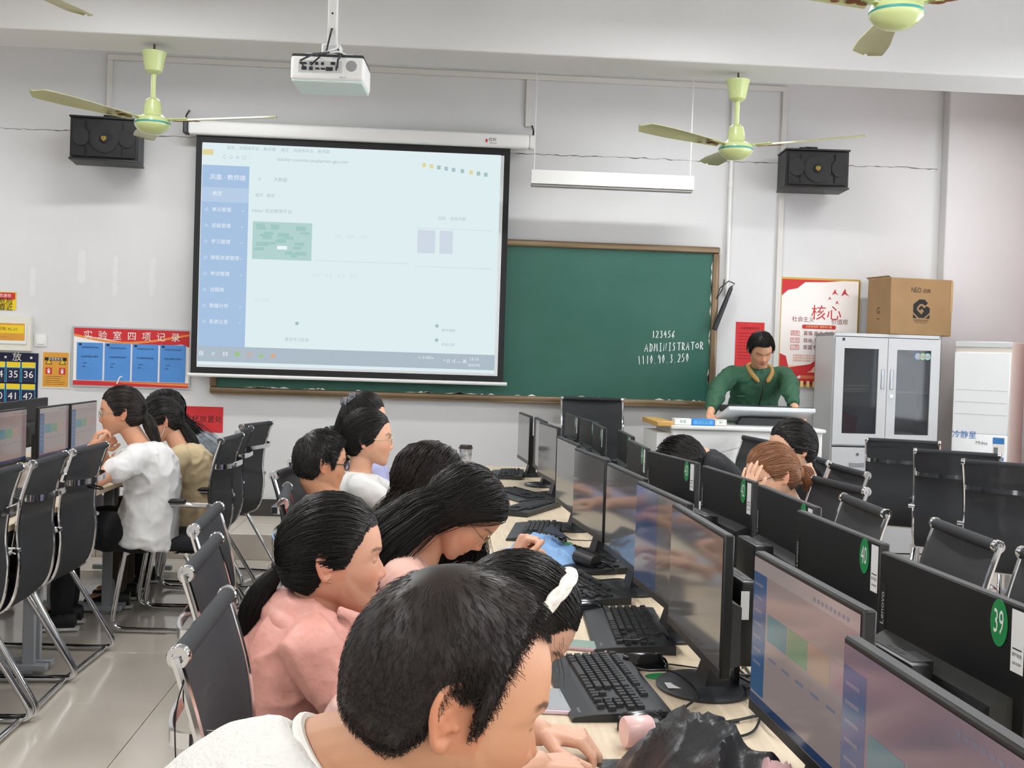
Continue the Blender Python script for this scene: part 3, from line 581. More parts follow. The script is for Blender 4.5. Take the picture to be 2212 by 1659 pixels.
for s in (-1, 1):
    z0, z1 = .885, chh-.03; dw = hx-.012; xc = s*(dw/2+.002); zc = (z0+z1)/2; gx0, gx1 = xc-dw/2+.07, xc+dw/2-.07; gz0, gz1 = z0+.085, z1-.085
    k = MB()
    for (c, d) in (((xc, fy-.009, z0+.0425), (dw, .018, .085)), ((xc, fy-.009, z1-.0425), (dw, .018, .085)), (((xc-dw/2+gx0)/2, fy-.009, zc), (.07, .018, gz1-gz0)), (((xc+dw/2+gx1)/2, fy-.009, zc), (.07, .018, gz1-gz0))): k.box(c, d)
    d_ = k.build('glazed_door', m_steel, t, smooth=False)
    MB().box(((gx0+gx1)/2, fy-.004, (gz0+gz1)/2), (gx1-gx0, .004, gz1-gz0)).build('pane', m_cglass, d_, smooth=False)
    k = MB(); xh = s*.035; k.box((xh, fy-.02, 1.385), (.026, .006, .15), bev=.004); k.build('recessed_handle', mat('handle_grey', '#9da0a3', .3, metal=.5), d_)
    if s > 0:
        MB().cyl((.035, fy-.018, 1.26), (.035, fy-.026, 1.26), .012, n=12).build('lock', m_chrome, d_)
        k = MB()
        for j, cc in enumerate((0, 1, 2)): k.lathe([(.0, .001), (.026, .001), (.026, 0)], 16, mi=cc, M=T(gx1-.1+j*.038, fy-.0075, gz1-.045) @ WALLF); k.lathe([(.0, .0018), (.018, .0018)], 12, mi=3, M=T(gx1-.1+j*.038, fy-.0075, gz1-.045) @ WALLF)
        k.build('round_sticker', [mat('sticker_blue', '#8fb0e0', .6), mat('sticker_green', '#9ccf8a', .6), mat('sticker_teal', '#8fd0d0', .6), m_paper], d_, smooth=False)
    k = MB(); k.box((s*(hx-.006)/2, fy-.009, .77), (hx-.014, .018, .19), bev=.003); d_ = k.build('drawer', m_steel, t)
    MB().cyl((s*hx/2, fy-.017, .815), (s*hx/2, fy-.026, .815), .011, n=12).build('lock', m_chrome, d_)
    k = MB(); k.box((s*hx/2, fy-.02, .735), (.12, .006, .034), bev=.003); k.build('label_handle', mat('handle_grey'), d_)
    k = MB(); k.box((s*(hx-.006)/2, fy-.009, .365), (hx-.014, .018, .59), bev=.003); d_ = k.build('lower_door', m_steel, t)
    MB().box((s*.04, fy-.02, .43), (.024, .006, .12), bev=.003).build('handle', mat('handle_grey'), d_)
k = MB(); k.rect(0, .022, 0, .022); k.build('maker_mark', m_dark, t, smooth=False, M=T(-hx+.06, fy-.0185, chh-.06) @ WALLF)
def stack(name, x, z, n, label, cols):
    for i in range(n):
        o = MB().box((0, 0, .006), (random.uniform(.2, .24), random.uniform(.22, .28), .012), bev=.002).build(name, mat('paper_'+cols[i % len(cols)], '#'+cols[i % len(cols)], .8), smooth=True)
        tag(o, label, 'papers', 'papers inside the cabinet'); o.location = (cab.location.x+x+random.uniform(-.02, .02), cab.location.y-.02, z+i*.0122); o.rotation_euler[2] = random.uniform(-.2, .2)
stack('paper_stack', .16, .8862, 8, 'loose papers stacked at the bottom of the glazed cabinet', ('d8d8d4', 'c9cdd2', 'e2dfd6')); stack('paper_stack', -.2, 1.3004, 3, 'thin papers on the upper shelf of the glazed cabinet', ('dcdcd8', 'c4c6c8'))
k = MB(); q = [(0, 0), (.13, 0), (.15, .2), (.02, .26), (-.02, .12)]; k.prism(q, .1); o = k.build('red_folder', mat('folder_red', '#a5494e', .6), None, M=T(cab.location.x-.3, cab.location.y+.05, .987) @ fr((1, 0, 0), (0, 0, 1), (0, -1, 0))); tag(o, 'red folder standing at the bottom of the glazed cabinet', 'folder')
o.location.z = .887; 
# ================================================================== carton on the cabinet
cz = chh; y0 = CYF+.02; a, b_ = PY(1911, 660, y0), PY(2056, 660, y0); top = PY(1960, 601, y0).z; l_ = PY(1880, 660, y0).x
t = thing('cardboard_box', 'brown cardboard carton with a black logo on top of the cabinet', 'cardboard box', ((a.x+b_.x)/2, y0+.17, cz+.001), math.radians(9)); W_, D_, H_ = (b_.x-a.x)*1.0, .34, top-cz
m_card = mat('cardboard', '#a08058', .75, var=.12, vscale=5); m_card2 = mat('cardboard_tape', '#b39468', .35)
MB().box((0, 0, H_/2), (W_, D_, H_), bev=.006).build('body', m_card, t)
MB().box((0, 0, H_+.0015), (W_*.98, .05, .002)).build('tape', m_card2, t, smooth=False)
fl = MB(); fl.quad((-W_/2, -D_/2, H_), (-W_/2, D_/2, H_), (-W_/2-.02, D_/2, H_+.015), (-W_/2-.025, -D_/2, H_+.012)); fl.build('flap', m_card2, t, smooth=False); MB().box((W_/2-.01, -D_/2-.002, H_*.7), (.02, .003, H_*.55)).build('side_tape', m_card2, t, smooth=False)
g = MB(); FT = fr((1, 0, 0), (0, 0, 1), (0, -1, 0)); g.text('NEO', .055, -.06, H_-.09, 0, sx=.75); g.text('润辉', .035, .03, H_-.095, 0); s = .07
cxg, cyg = -.01, H_*.47
hexa = [(s, .35*s), (s, -.45*s), (.3*s, -s), (-.3*s, -s), (-s, -.45*s), (-s, .45*s), (-.3*s, s), (.3*s, s)]
g.add([(cxg+x, cyg+y, 0) for x, y in ((-.3*s, s), (.35*s, s), (.75*s, .62*s), (.4*s, .3*s), (.2*s, .5*s), (-.2*s, .5*s), (-.55*s, .1*s), (-.55*s, -.15*s), (0, -.62*s), (.3*s, -.25*s), (.05*s, .0), (-.18*s, -.2*s), (-.38*s, .0), (-.1*s, .3*s), (.05*s, .3*s), (.32*s, .05*s), (.6*s, .3*s), (s, .1*s), (s, -.4*s), (.3*s, -s), (-.3*s, -s), (-s, -.4*s), (-s, .45*s))], [tuple(range(23))])
g.add([(cxg-s, cyg-s*1.05, 0), (cxg-s, cyg-.6*s, 0), (cxg-.5*s, cyg-s*1.05, 0)], [(0, 1, 2)]); g.add([(cxg+s, cyg-s*1.05, 0), (cxg+.5*s, cyg-s*1.05, 0), (cxg+s, cyg-.6*s, 0)], [(0, 1, 2)])
g.text('GREENLAND', .022, cxg, cyg-s*1.3, 0); g.text('WWW.NEO.COM', .012, cxg, cyg-s*1.55, 0)
g.build('printed_logo', m_ink, t, smooth=False, M=T(.01, -D_/2-.001, 0) @ FT)
g = MB(); g.text('G', .07, 0, H_*.42, 0); g.text('GREEN', .014, 0, H_*.28, 0); g.build('side_print', m_ink, t, smooth=False, M=T(-W_/2-.001, 0, 0) @ fr((0, -1, 0), (0, 0, 1), (-1, 0, 0)))
# ================================================================== air conditioner tower
AY = 8.36; a, b_ = PY(2066, 740, AY), PY(2184, 742, AY); aw = .50; ah = PY(2125, 738, AY).z
t = thing('air_conditioner', 'white floor standing air conditioner tower beside the cabinet', 'air conditioner', ((a.x+b_.x)/2+.12, AY+.134, 0), math.radians(-42)); ad = .36
aw = .415
m_ac = mat('gloss_white', '#eef0f1', .18); m_acs = mat('beige_side', '#d8cfc4', .4)
MB().box((0, 0, ah/2), (aw, ad, ah), bev=.012, seg=2).build('body', m_acs, t)
MB().box((0, -ad/2-.008, ah*.30), (aw*.97, .024, ah*.6-.02), bev=.01, seg=2).build('front_panel', m_ac, t)
MB().box((0, -ad/2-.008, ah*.60+(ah*.36)/2-.012), (aw*.97, .02, ah*.36), bev=.006).build('outlet_panel', m_ac, t)
MB().box((0, -ad/2+.0, ah-.022), (aw*.99, .02, .045), bev=.006).build('top_cap', mat('light_grey_cap', '#cfd1d2', .4), t)
for k_ in range(3): MB().box((0, -ad/2-.0185, ah*.68+k_*.09), (aw*.9, .002, .003)).build('panel_groove', mat('groove_grey', '#c6c8c9', .5), t, smooth=False)
MB().box((.0, -ad/2-.021, ah*.455), (.075, .004, .14), bev=.002).build('display', mat('display_grey', '#a6a8a6', .15), t)
g = MB(); g.text('冷静星', .06, -aw/2+.1, ah*.585, 0, mi=0); g.text('Midea', .036, .02, ah*.555, 0, mi=1); g.text('❄ ☼ ◈\n⊟ ⊞ ◇', .03, .0, ah*.39, 0, mi=2)
g.rect(aw/2-.11, aw/2-.025, ah*.48, ah*.585, .0, 3); g.rect(aw/2-.108, aw/2-.027, ah*.555, ah*.582, .0005, 0); g.rect(aw/2-.1, aw/2-.07, ah*.51, ah*.54, .0005, 1); g.rect(aw/2-.108, aw/2-.027, ah*.483, ah*.497, .0005, 0); g.rect(aw/2-.08, aw/2-.03, ah-.033, ah-.012, -.012, 4)
g.build('print', [mat('blue_print', '#3a7fc4', .5), mat('grey_print', '#777a7c', .5), mat('pink_grey_print', '#b7a9a9', .5), m_paper, m_dark], t, smooth=False, M=T(0, -ad/2-.0215, 0) @ FT)
# red curtain and rod at the window wall
cp = PY(2194, 323, 8.75)
t = thing('curtain', 'red curtain hanging from a white rod at the right wall', 'curtain', (XR-.1, 8.0, 0)); zr = cp.z
MB().cyl((-.0, .95, zr), (-.0, -3.6, zr), .014, n=10).build('rod', m_white, t); MB().ball((0, .96, zr), .03).build('finial', m_white, t)
rings = []
for i in range(49):
    yy = .86 - i*.03; off = .045*math.sin(i*1.35)+.012*math.sin(i*3.1); rings.append([(off, yy, .35), (off, yy, zr+.03), (off+.004, yy, zr+.03), (off+.004, yy, .35)])
MB().loft(rings).build('cloth', mat('red_curtain_cloth', '#b33a42', .8, bump=.2, bscale=200), t)
# ================================================================== podium, its display and boxes
PDY = 7.52; a, b_ = PY(1452, 918, PDY), PY(1778, 930, PDY); pz = (a.z+b_.z)/2+.0; pw_ = b_.x-a.x
t = thing('podium', 'white teaching podium with a pale wood side top', 'podium', ((a.x+b_.x)/2, PDY+.28, 0)); pd_ = .55
MB().box((0, 0, pz/2-.01), (pw_, pd_, pz-.02), bev=.008).build('body', m_white, t); MB().box((0, -.02, pz-.01), (pw_+.02, pd_+.04, .024), bev=.006).build('top', m_white, t)
lx = PY(1420, 915, PDY+.05).x-t.location.x
MB().box(((lx-pw_/2)/2-.0, .02, pz/2-.02), (-pw_/2-lx, pd_-.06, pz-.06)).build('side_cupboard', m_white, t, smooth=False)
MB().box(((lx-pw_/2)/2, .0, pz+.01), (-pw_/2-lx+.02, pd_+.02, .034), bev=.005).build('wood_side_top', mat('honey_wood', '#d6a95f', .4, var=.15, vscale=8, vstretch=(1, 6, 1)), t)
g = MB(); g.rect(lx+.03, -pw_/2-.02, pz-.32, pz-.1, 0, 0); g.rect(lx+.036, -pw_/2-.026, pz-.314, pz-.106, .0004, 1); g.text('日', .06, (lx-pw_/2)/2, pz-.2, .001, mi=0); g.build('side_label', [mat('grey_line', '#b9bbbd', .6), m_white], t, smooth=False, M=T(0, -pd_/2+.049, 0) @ FT)
g = MB(); pts = [(-.27, 0), (.05, .09), (.36, 0), (.05, -.09)]
def dots(p, q, n):
    for i in range(n): x = p[0]+(q[0]-p[0])*i/n; y = p[1]+(q[1]-p[1])*i/n; g.rect(x-.005, x+.005, y-.0025, y+.0025)
for sc, ox in ((1., 0), (.42, .09)):
    P = [(p[0]*sc+ox, p[1]*sc) for p in pts]
    for i in range(4): dots(P[i], P[(i+1) % 4], int(26*sc))
g.text('◇ EDU', .03, .12, 0, 0); g.build('dotted_emblem', mat('emblem_grey', '#9a9ca0', .6), t, smooth=False, M=T(-.02, -pd_/2-.002, pz-.2) @ FT)
MB().box((0, -pd_/2-.012, pz-.42), (pw_-.1, .004, .01)).build('front_groove', mat('groove_grey'), t, smooth=False)
# touch display lying on the podium, tilted
px_, py_ = PY(1668, 905, PDY+.15), 0
t2 = thing('display_panel', 'flat silver touch display tilted up on the podium', 'display', (px_.x, PDY+.33, pz+.002)); dwid = .60
Mt = T(0, 0, .075) @ RX(math.radians(-14))
MB().box((0, 0, 0), (dwid, .36, .03), M=Mt, bev=.006).build('panel', mat('silver_plastic', '#cfd2d4', .35), t2)
MB().box((0, .0, .017), (dwid-.02, .34, .006), M=Mt).build('screen', m_plastic2, t2, smooth=False)
MB().prism([(-.2, 0), (.2, 0), (.17, .05), (-.17, .05)], .08, M=T(0, .04, 0) @ fr((1, 0, 0), (0, 0, 1), (0, -1, 0))).build('stand', m_plastic3, t2, smooth=False)
MB().box((0, .19, .105), (dwid-.06, .02, .05), bev=.004).build('rear_bar', m_plastic, t2)
for (xa_, xb_, col, lb, tx_) in ((1457, 1494, '#dfe3e0', 'white chalk box on the podium', '粉笔'), (1495, 1543, '#2f86d8', 'blue chalk box on the podium', '无尘粉笔'), (1544, 1570, '#d3cfc6', 'cream chalk box on the podium', '')):
    A, B = PY(xa_, 905, PDY+.06), PY(xb_, 905, PDY+.06)
    o = thing('chalk_box', lb, 'box', ((A.x+B.x)/2, PDY+.1, pz+.0022), random.uniform(-.05, .05), 'chalk boxes on the podium'); w_ = B.x-A.x
    MB().box((0, 0, .022), (w_, .08, .042), bev=.002).build('carton', mat('chalkbox'+col, col, .6), o)
    g = MB(); g.rect(-w_/2+.012, w_/2-.012, .01, .034, 0, 1); g.text(tx_ or '粉', .022, 0, .022, .0005, mi=0); g.build('lettering', [mat('green_ink', '#3d7a52', .7), mat('chalk_label_'+col, '#e8ece8' if col != '#2f86d8' else '#58a6ea', .6)], o, smooth=False, M=T(0, -.0408, 0) @ FT)
# ================================================================== desks
DZ = .75
def make_desk():
    t = thing('computer_desk', 'x', 'desk')           # local: 1.2 m along y, .6 along x, user side at -x
    MB().box((0, 0, DZ-.0125), (.596, 1.196, .025), bev=.002).build('desktop', m_wood, t)
    MB().box((-.2985, 0, DZ-.0125), (.003, 1.194, .023)).build('edge_band', m_edge, t, smooth=False)
    for s in (-1, 1):
        k = MB(); y = s*.56
        k.box((-.17, y, (DZ-.025)/2), (.05, .03, DZ-.03), bev=.003); k.box((.12, y, (DZ-.025)/2), (.05, .03, DZ-.03), bev=.003); k.box((.0, y, .03), (.5, .045, .03), bev=.004); k.box((0, y, DZ-.045), (.5, .03, .03))
        k.build('leg_frame', m_leg, t)
    MB().box((.21, 0, .47), (.016, 1.1, .42)).build('modesty_panel', m_modesty, t, smooth=False)
    MB().box((.12, 0, .62), (.1, 1.08, .06)).build('cable_tray', m_plastic3, t, smooth=False)
    return t
d0 = make_desk(); d0['group'] = 'computer desks'; used = [False]
def put_desk(x, y, rz, lab):
    if not used[0]: used[0] = True; o = d0; o.location = (x, y, 0); o.rotation_euler[2] = rz; o['label'] = lab
    else: o = dup(d0, (x, y, 0), rz, lab)
    return o
ords = ['first', 'second', 'third', 'fourth', 'fifth', 'last']
for i in range(6):
    y = 7.5-.6-1.2*(5-i)
    put_desk(.41, y, 0, 'pale wood desk under keyboards on the seated side, %s toward the chalkboard' % ords[i]); put_desk(1.01, y, PI, 'pale wood desk under stickered monitors, %s toward the podium' % ords[i])
for i in range(3):
    y = 4.62+1.2*i
    put_desk(-1.92, y, PI, 'pale wood desk in front of the white tee student, %s toward the notice board' % ords[i]); put_desk(-2.52, y, 0, 'pale wood desk against the pocket chart side, %s toward the notice board' % ords[i])
for i in range(2): put_desk(3.68, 5.0+1.2*i+.6, 0, 'pale wood desk by the air conditioner, %s toward the cabinet' % ords[i])
# ================================================================== monitors
MW, MH, MTH = .49, .285, .02
MTOP = 1.12; MB0 = MTOP-DZ-MH          # bottom of the panel above the desk
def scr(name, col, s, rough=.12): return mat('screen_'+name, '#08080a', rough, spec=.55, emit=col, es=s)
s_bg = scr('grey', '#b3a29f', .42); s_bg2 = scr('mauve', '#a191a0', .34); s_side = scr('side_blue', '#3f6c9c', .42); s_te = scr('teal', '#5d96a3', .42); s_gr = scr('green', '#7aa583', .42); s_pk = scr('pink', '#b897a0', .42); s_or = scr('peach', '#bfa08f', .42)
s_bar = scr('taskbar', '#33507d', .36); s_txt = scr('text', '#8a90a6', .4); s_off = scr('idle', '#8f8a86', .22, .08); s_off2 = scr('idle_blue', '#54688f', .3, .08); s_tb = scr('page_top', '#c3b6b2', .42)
def screen_mesh(kind):
    k = MB(); W_, H_ = MW-.014, MH-.03; x0, z0 = -W_/2, MB0+.022
    def Rr(u0, u1, v0, v1, mi, d): k.quad((x0+u0*W_, d, z0+(1-v1)*H_), (x0+u1*W_, d, z0+(1-v1)*H_), (x0+u1*W_, d, z0+(1-v0)*H_), (x0+u0*W_, d, z0+(1-v0)*H_), mi)
    Rr(0, 1, 0, 1, 0, 0)
    if kind in ('page', 'page2'):
        Rr(0, 1, 0, .1, 8, -.0002); Rr(0, .15, .1, .93, 1, -.0003); Rr(0, 1, .945, 1, 6, -.0004); 
        Rr(.17, .38, .34, .52, 2, -.0003); Rr(.39, .58, .34, .52, 3, -.0003); Rr(.59, .78, .34, .52, 5, -.0003); Rr(.79, .98, .34, .52, 4, -.0003)
        for j in range(7): Rr(.02, .11, .17+j*.09, .19+j*.09, 7, -.0005)
        for j in range(9): Rr(.62+.035*j, .64+.035*j, .05, .075, 7, -.0005)
        for j in range(5): Rr(.2+.14*j, .28+.14*j, .62, .64, 7, -.0005)
    elif kind == 'half': Rr(0, .48, 0, 1, 9, -.0002)
    return k
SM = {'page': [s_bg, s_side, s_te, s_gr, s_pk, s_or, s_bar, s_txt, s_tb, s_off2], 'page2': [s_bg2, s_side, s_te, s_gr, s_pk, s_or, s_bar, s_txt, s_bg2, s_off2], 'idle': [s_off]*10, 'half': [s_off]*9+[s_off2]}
m_green = mat('green_sticker', '#1f8a4c', .35); m_label = mat('label_paper', '#e9eaea', .5); m_dust = mat('dusty_black_plastic', '#18191a', .5, var=.25, vcol='#3a3b3d', vscale=9); m_panel = mat('monitor_back_plastic', '#0f1011', .5, bump=.06, bscale=500)
def make_monitor(kind):
    t = thing('computer_monitor', 'x', 'monitor')     # screen looks along -y
    zc = MB0+MH/2
    MB().box((0, MTH/2, zc), (MW, MTH, MH), bev=.003).build('panel', m_panel, t)
    MB().box((0, -.0006, MB0+.011), (MW-.004, .003, .02), bev=.001).build('chin_bezel', m_plastic, t)
    k = screen_mesh(kind); k.build('screen', SM[kind], t, smooth=False, M=T(0, -.0012, 0))
    # lower housing with sloped shoulder
    hw = MW/2-.03
    k = MB(); k.loft([[(-hw, MTH-.002, MB0+.012), (hw, MTH-.002, MB0+.012), (hw, MTH-.002, MB0+.15), (-hw, MTH-.002, MB0+.15)], [(-hw+.01, MTH+.03, MB0+.018), (hw-.01, MTH+.03, MB0+.018), (hw-.01, MTH+.03, MB0+.135), (-hw+.01, MTH+.03, MB0+.135)], [(-hw+.04, MTH+.036, MB0+.03), (hw-.04, MTH+.036, MB0+.03), (hw-.04, MTH+.036, MB0+.115), (-hw+.04, MTH+.036, MB0+.115)]])
    k.build('rear_housing', m_dust, t, smooth=False)
    # stem and round foot
    k = MB(); k.loft([[(-.045, .02, .012), (.045, .02, .012), (.045, .075, .012), (-.045, .075, .012)], [(-.032, .05, .12), (.032, .05, .12), (.032, .078, .12), (-.032, .078, .12)], [(-.032, .05, .24), (.032, .05, .24), (.032, .072, .24), (-.032, .072, .24)]]); k.build('stem', m_plastic, t)
    MB().lathe([(0, 0), (.118, 0), (.12, .006), (.112, .011), (.05, .016), (0, .017)], 36, M=T(0, .03, .0005) @ Matrix.Diagonal((1, .86, 1, 1))).build('foot', m_plastic3, t)
    k = MB(); k.rect(-.022, .022, -.014, .014); k.build('foot_label', m_label, t, smooth=False, M=T(.03, -.045, .0135))
    return t
mon = {k: make_monitor(k) for k in ('page', 'page2', 'idle', 'half')}; mused = {}
def put_monitor(kind, p, th, lab, grp, z=DZ):
    if kind not in mused: mused[kind] = 1; o = mon[kind]; o.location = (p[0], p[1], z); o.rotation_euler[2] = th; o['label'] = lab; o['group'] = grp
    else: o = dup(mon[kind], (p[0], p[1], z), th, lab, grp)
    return o
def add_pc(p, th, lab, grp):                          # mini computer clipped behind the monitor stem
    o = thing('mini_computer', lab, 'computer', (p[0], p[1], DZ), th, grp)
    M = T(-.0, .098, .16)
    MB().box((0, 0, 0), (.178, .034, .18), M=M, bev=.006, seg=2).build('case', m_plastic, o); MB().box((0, 0, .0905), (.15, .02, .001), M=M).build('top_ports', m_dust, o, smooth=False)
    k = MB()
    for j in range(3): k.rect(-.03+j*.022, -.016+j*.022, -.004, .004)
    k.build('port', m_ink, o, smooth=False, M=M @ T(0, 0, .0914)); k = MB(); k.rect(-.03, .0, -.03, .03); k.build('asset_label', m_label, o, smooth=False, M=M @ T(.0895, 0, .04) @ fr((0, 1, 0), (0, 0, 1), (1, 0, 0)) @ Matrix.Diagonal((.6, 1, 1, 1)))
    MB().box((0, -.018, -.0), (.06, .012, .06), M=M).build('bracket', m_dark, o, smooth=False)
    MB().box((.0, -.0, -.125), (.03, .012, .07), M=M).build('cable_plug', m_plastic2, o, smooth=False)
    return o
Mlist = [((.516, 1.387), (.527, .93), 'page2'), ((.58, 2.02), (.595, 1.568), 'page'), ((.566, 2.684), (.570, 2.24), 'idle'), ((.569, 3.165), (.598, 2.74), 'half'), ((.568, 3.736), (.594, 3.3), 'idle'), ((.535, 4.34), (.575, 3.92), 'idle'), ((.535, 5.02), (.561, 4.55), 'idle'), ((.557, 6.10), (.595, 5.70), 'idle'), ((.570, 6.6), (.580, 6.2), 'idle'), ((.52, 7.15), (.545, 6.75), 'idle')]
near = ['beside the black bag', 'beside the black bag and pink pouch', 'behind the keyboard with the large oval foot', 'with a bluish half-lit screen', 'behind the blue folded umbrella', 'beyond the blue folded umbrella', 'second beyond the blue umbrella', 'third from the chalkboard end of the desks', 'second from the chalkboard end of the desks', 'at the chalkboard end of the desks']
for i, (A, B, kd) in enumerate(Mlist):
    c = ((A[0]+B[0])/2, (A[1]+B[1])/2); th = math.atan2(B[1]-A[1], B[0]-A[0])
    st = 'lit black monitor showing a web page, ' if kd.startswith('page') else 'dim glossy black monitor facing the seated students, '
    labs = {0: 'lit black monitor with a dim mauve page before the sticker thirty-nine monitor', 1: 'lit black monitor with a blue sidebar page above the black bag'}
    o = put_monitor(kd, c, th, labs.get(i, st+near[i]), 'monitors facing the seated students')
    if i == 8: o.rotation_euler[0] = 0
    if i not in (8,): add_pc(c, th, 'black mini computer clipped behind the student monitor ' + near[i].replace('with a', 'that has a'), 'mini computers behind the monitors')
NW = ['thirty-nine', 'forty', 'forty-one', 'forty-two', 'forty-three', 'forty-four', 'forty-five', 'forty-six', 'forty-seven', 'forty-eight']
Blist = [((.821, 2.05), (.842, 1.589)), ((.846, 2.625), (.854, 2.166)), ((.907, 3.172), (.907, 2.72)), ((.880, 3.742), (.913, 3.28)), ((.806, 4.315), (.875, 3.87)), ((.828, 4.93), (.818, 4.45)), ((.892, 5.61), (.876, 5.15)), ((.85, 6.19), (.835, 5.74)), ((.842, 6.70), (.867, 6.258)), ((.817, 7.26), (.837, 6.80))]
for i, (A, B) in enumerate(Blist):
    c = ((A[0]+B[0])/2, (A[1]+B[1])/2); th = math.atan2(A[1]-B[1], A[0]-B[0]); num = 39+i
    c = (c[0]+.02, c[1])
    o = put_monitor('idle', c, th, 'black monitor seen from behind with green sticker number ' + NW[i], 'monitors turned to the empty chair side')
    k = MB(); k.lathe([(.0, .0006), (.026, .0006), (.026, 0)], 24); S = fr((-1, 0, 0), (0, 0, 1), (0, 1, 0)); k.text(str(num), .038, 0, 0, .0012, mi=1, sx=.85)
    so = k.build('number_sticker', [m_green, m_label], o, smooth=False, M=T(-MW/2+.075, MTH+.0006, MB0+MH-.036) @ S @ Matrix.Diagonal((.92, 1.35, 1, 1)))
    k = MB(); k.rect(-.017, .017, -.045, .045, 0, 0); k.rect(-.012, .012, -.012, -.010, .0004, 1); k.text('资产标签', .0065, 0, -.02, .0005, mi=1); k.text('NO.00%d' % num, .006, 0, -.032, .0005, mi=1)
    k.build('asset_label', [m_label, m_ink], o, smooth=False, M=T(-MW/2+.024, MTH+.0006, MB0+MH-.052) @ S)
    if i < 6:
        k = MB(); k.rect(-.045, .045, -.012, .012, 0, 1); k.text('Lenovo', .02, 0, 0, .0005, mi=0); k.build('maker_badge', [mat('badge_silver', '#b7babd', .4), m_dark], o, smooth=False, M=T(MW/2-.018, MTH+.0006, MB0+MH-.1) @ S @ RZ(PI/2))
    if i < 8: add_pc(c, th, 'black mini computer clipped behind the monitor with sticker ' + NW[i], 'mini computers behind the monitors')
for i, (y, x) in enumerate(((5.86, -2.10), (6.4, -2.055), (6.88, -2.04))):
    put_monitor('page', (x, y), PI/2+.0, ['lit black monitor facing the student in the white tee', 'lit black monitor between the tee student and the notice board', 'lit black monitor partly behind the ponytail student head'][i], 'monitors on the notice board side')
for i, (y, x) in enumerate(((5.9, -2.42), (6.55, -2.40), (7.1, -2.42))):
    put_monitor('idle', (x, y), -PI/2, ['black monitor back below the pocket chart', 'black monitor back under the orange notice', 'black monitor back under the notice board'][i], 'monitors on the notice board side')
put_monitor('page', (3.93, 6.75), -PI/2-.5, 'lit black monitor on the desk by the air conditioner', 'monitor by the air conditioner')
# ================================================================== keyboards and mice
rows = [[1]+[.5, 'g']+[1]*4+['h']+[1]*4+['h']+[1]*4, [1]*13+[2], [1.5]+[1]*12+[1.5], [1.75]+[1]*11+[2.25], [2.25]+[1]*10+[2.75], [1.25, 1.25, 1.25, 6.25, 1.25, 1.25, 1.25, 1.25]]
U = .019; KEYS = []
for r, row in enumerate(rows):
    x = 0; yv = (5-r)*U + (.006 if r == 0 else 0)
    for e in row:
        if e == 'g': x += .5; continue
        if e == 'h': x += .5; continue
        if e == .5: continue
        KEYS.append((x+e/2, yv, e, 1)); x += e
for r, cols in ((0, (0, 1, 2)), (1, (0, 1, 2)), (2, (0, 1, 2)), (4, (1,)), (5, (0, 1, 2))):
    for c in cols: KEYS.append((15.35+c+.5, (5-r)*U+(.006 if r == 0 else 0), 1, 1))
for r in range(1, 6):
    for c in range(4):
        if c == 3 and r in (3, 5): continue
        if r == 5 and c == 1: continue
        KEYS.append((18.7+c+.5 + (-.5 if (r == 5 and c == 0) else 0) + (.5 if (r == 5 and c == 0) else 0), (5-r)*U, 1, 1))
KW, KD = .445, .165; kx0 = -KW/2+.0095
m_key = mat('key_black', '#222326', .5); m_kb = mat('keyboard_black', '#25272a', .42)
keymesh = {}
def key_mesh(wu):
    if wu not in keymesh:
        w_ = wu*U*.93-.0028; k = MB(); d = .0155
        k.loft([[(-w_/2, -d/2, 0), (w_/2, -d/2, 0), (w_/2, d/2, 0), (-w_/2, d/2, 0)], [(-w_/2+.0015, -d/2+.0018, .007), (w_/2-.0015, -d/2+.0018, .007), (w_/2-.0015, d/2-.001, .0075), (-w_/2+.0015, d/2-.001, .0075)]])
        me = k.mesh('key'); me.materials.append(m_key); keymesh[wu] = me
    return keymesh[wu]
def keyboard_base(t):
    prof = [(-KD/2-.032, 0), (-KD/2-.032, .007), (-KD/2-.028, .010), (-KD/2+.012, .015), (KD/2-.03, .022), (KD/2, .021), (KD/2, 0)]
    k = MB(); k.prism([(p[0], p[1]) for p in prof], KW, M=T(-KW/2, 0, 0) @ fr((0, 1, 0), (0, 0, 1), (1, 0, 0))); k.build('case', m_kb, t, smooth=False)
    k = MB(); k.text('lenovo', .011, 0, 0, 0); k.build('maker_mark', mat('print_silver', '#9fa3a8', .5), t, smooth=False, M=T(KW/2-.04, -KD/2-.012, .0126) @ RX(math.radians(7)))
def keypos(kx, ky):
    y = -KD/2+.03+ky+.002; return Vector((kx0+kx*U*.975, y, .0155+(y+KD/2-.012)*.0535))
kb_far = thing('keyboard', 'x', 'keyboard'); keyboard_base(kb_far); k = MB()
for (kx, ky, wu, _) in KEYS:
    p = keypos(kx, ky); w_ = wu*U*.93-.0028; k.box(p+Vector((0, 0, .0035)), (w_, .0155, .007))
ko = k.build('keys', m_key, kb_far, smooth=False); ko['kind'] = 'stuff'
def near_keyboard(p, th, lab):
    t = thing('keyboard', lab, 'keyboard', (p[0], p[1], DZ), th, 'black keyboards'); keyboard_base(t)
    for (kx, ky, wu, _) in KEYS:
        o = bpy.data.objects.new('key', key_mesh(wu)); COL.objects.link(o); o.parent = t; o.location = keypos(kx, ky)
    return t
near_keyboard((.385, 2.44), -PI/2+.05, 'black keyboard beside the pale phone'); near_keyboard((.525, 2.96), -PI/2-.06, 'black keyboard under the mouse, before the dim monitor'); near_keyboard((.452, 3.50), -PI/2+.22, 'black keyboard by the braided headband head')
fk = [False]
def far_keyboard(p, th, lab):
    if not fk[0]: fk[0] = True; kb_far.location = (p[0], p[1], DZ); kb_far.rotation_euler[2] = th; kb_far['label'] = lab; kb_far['group'] = 'black keyboards'
    else: dup(kb_far, (p[0], p[1], DZ), th, lab, 'black keyboards')
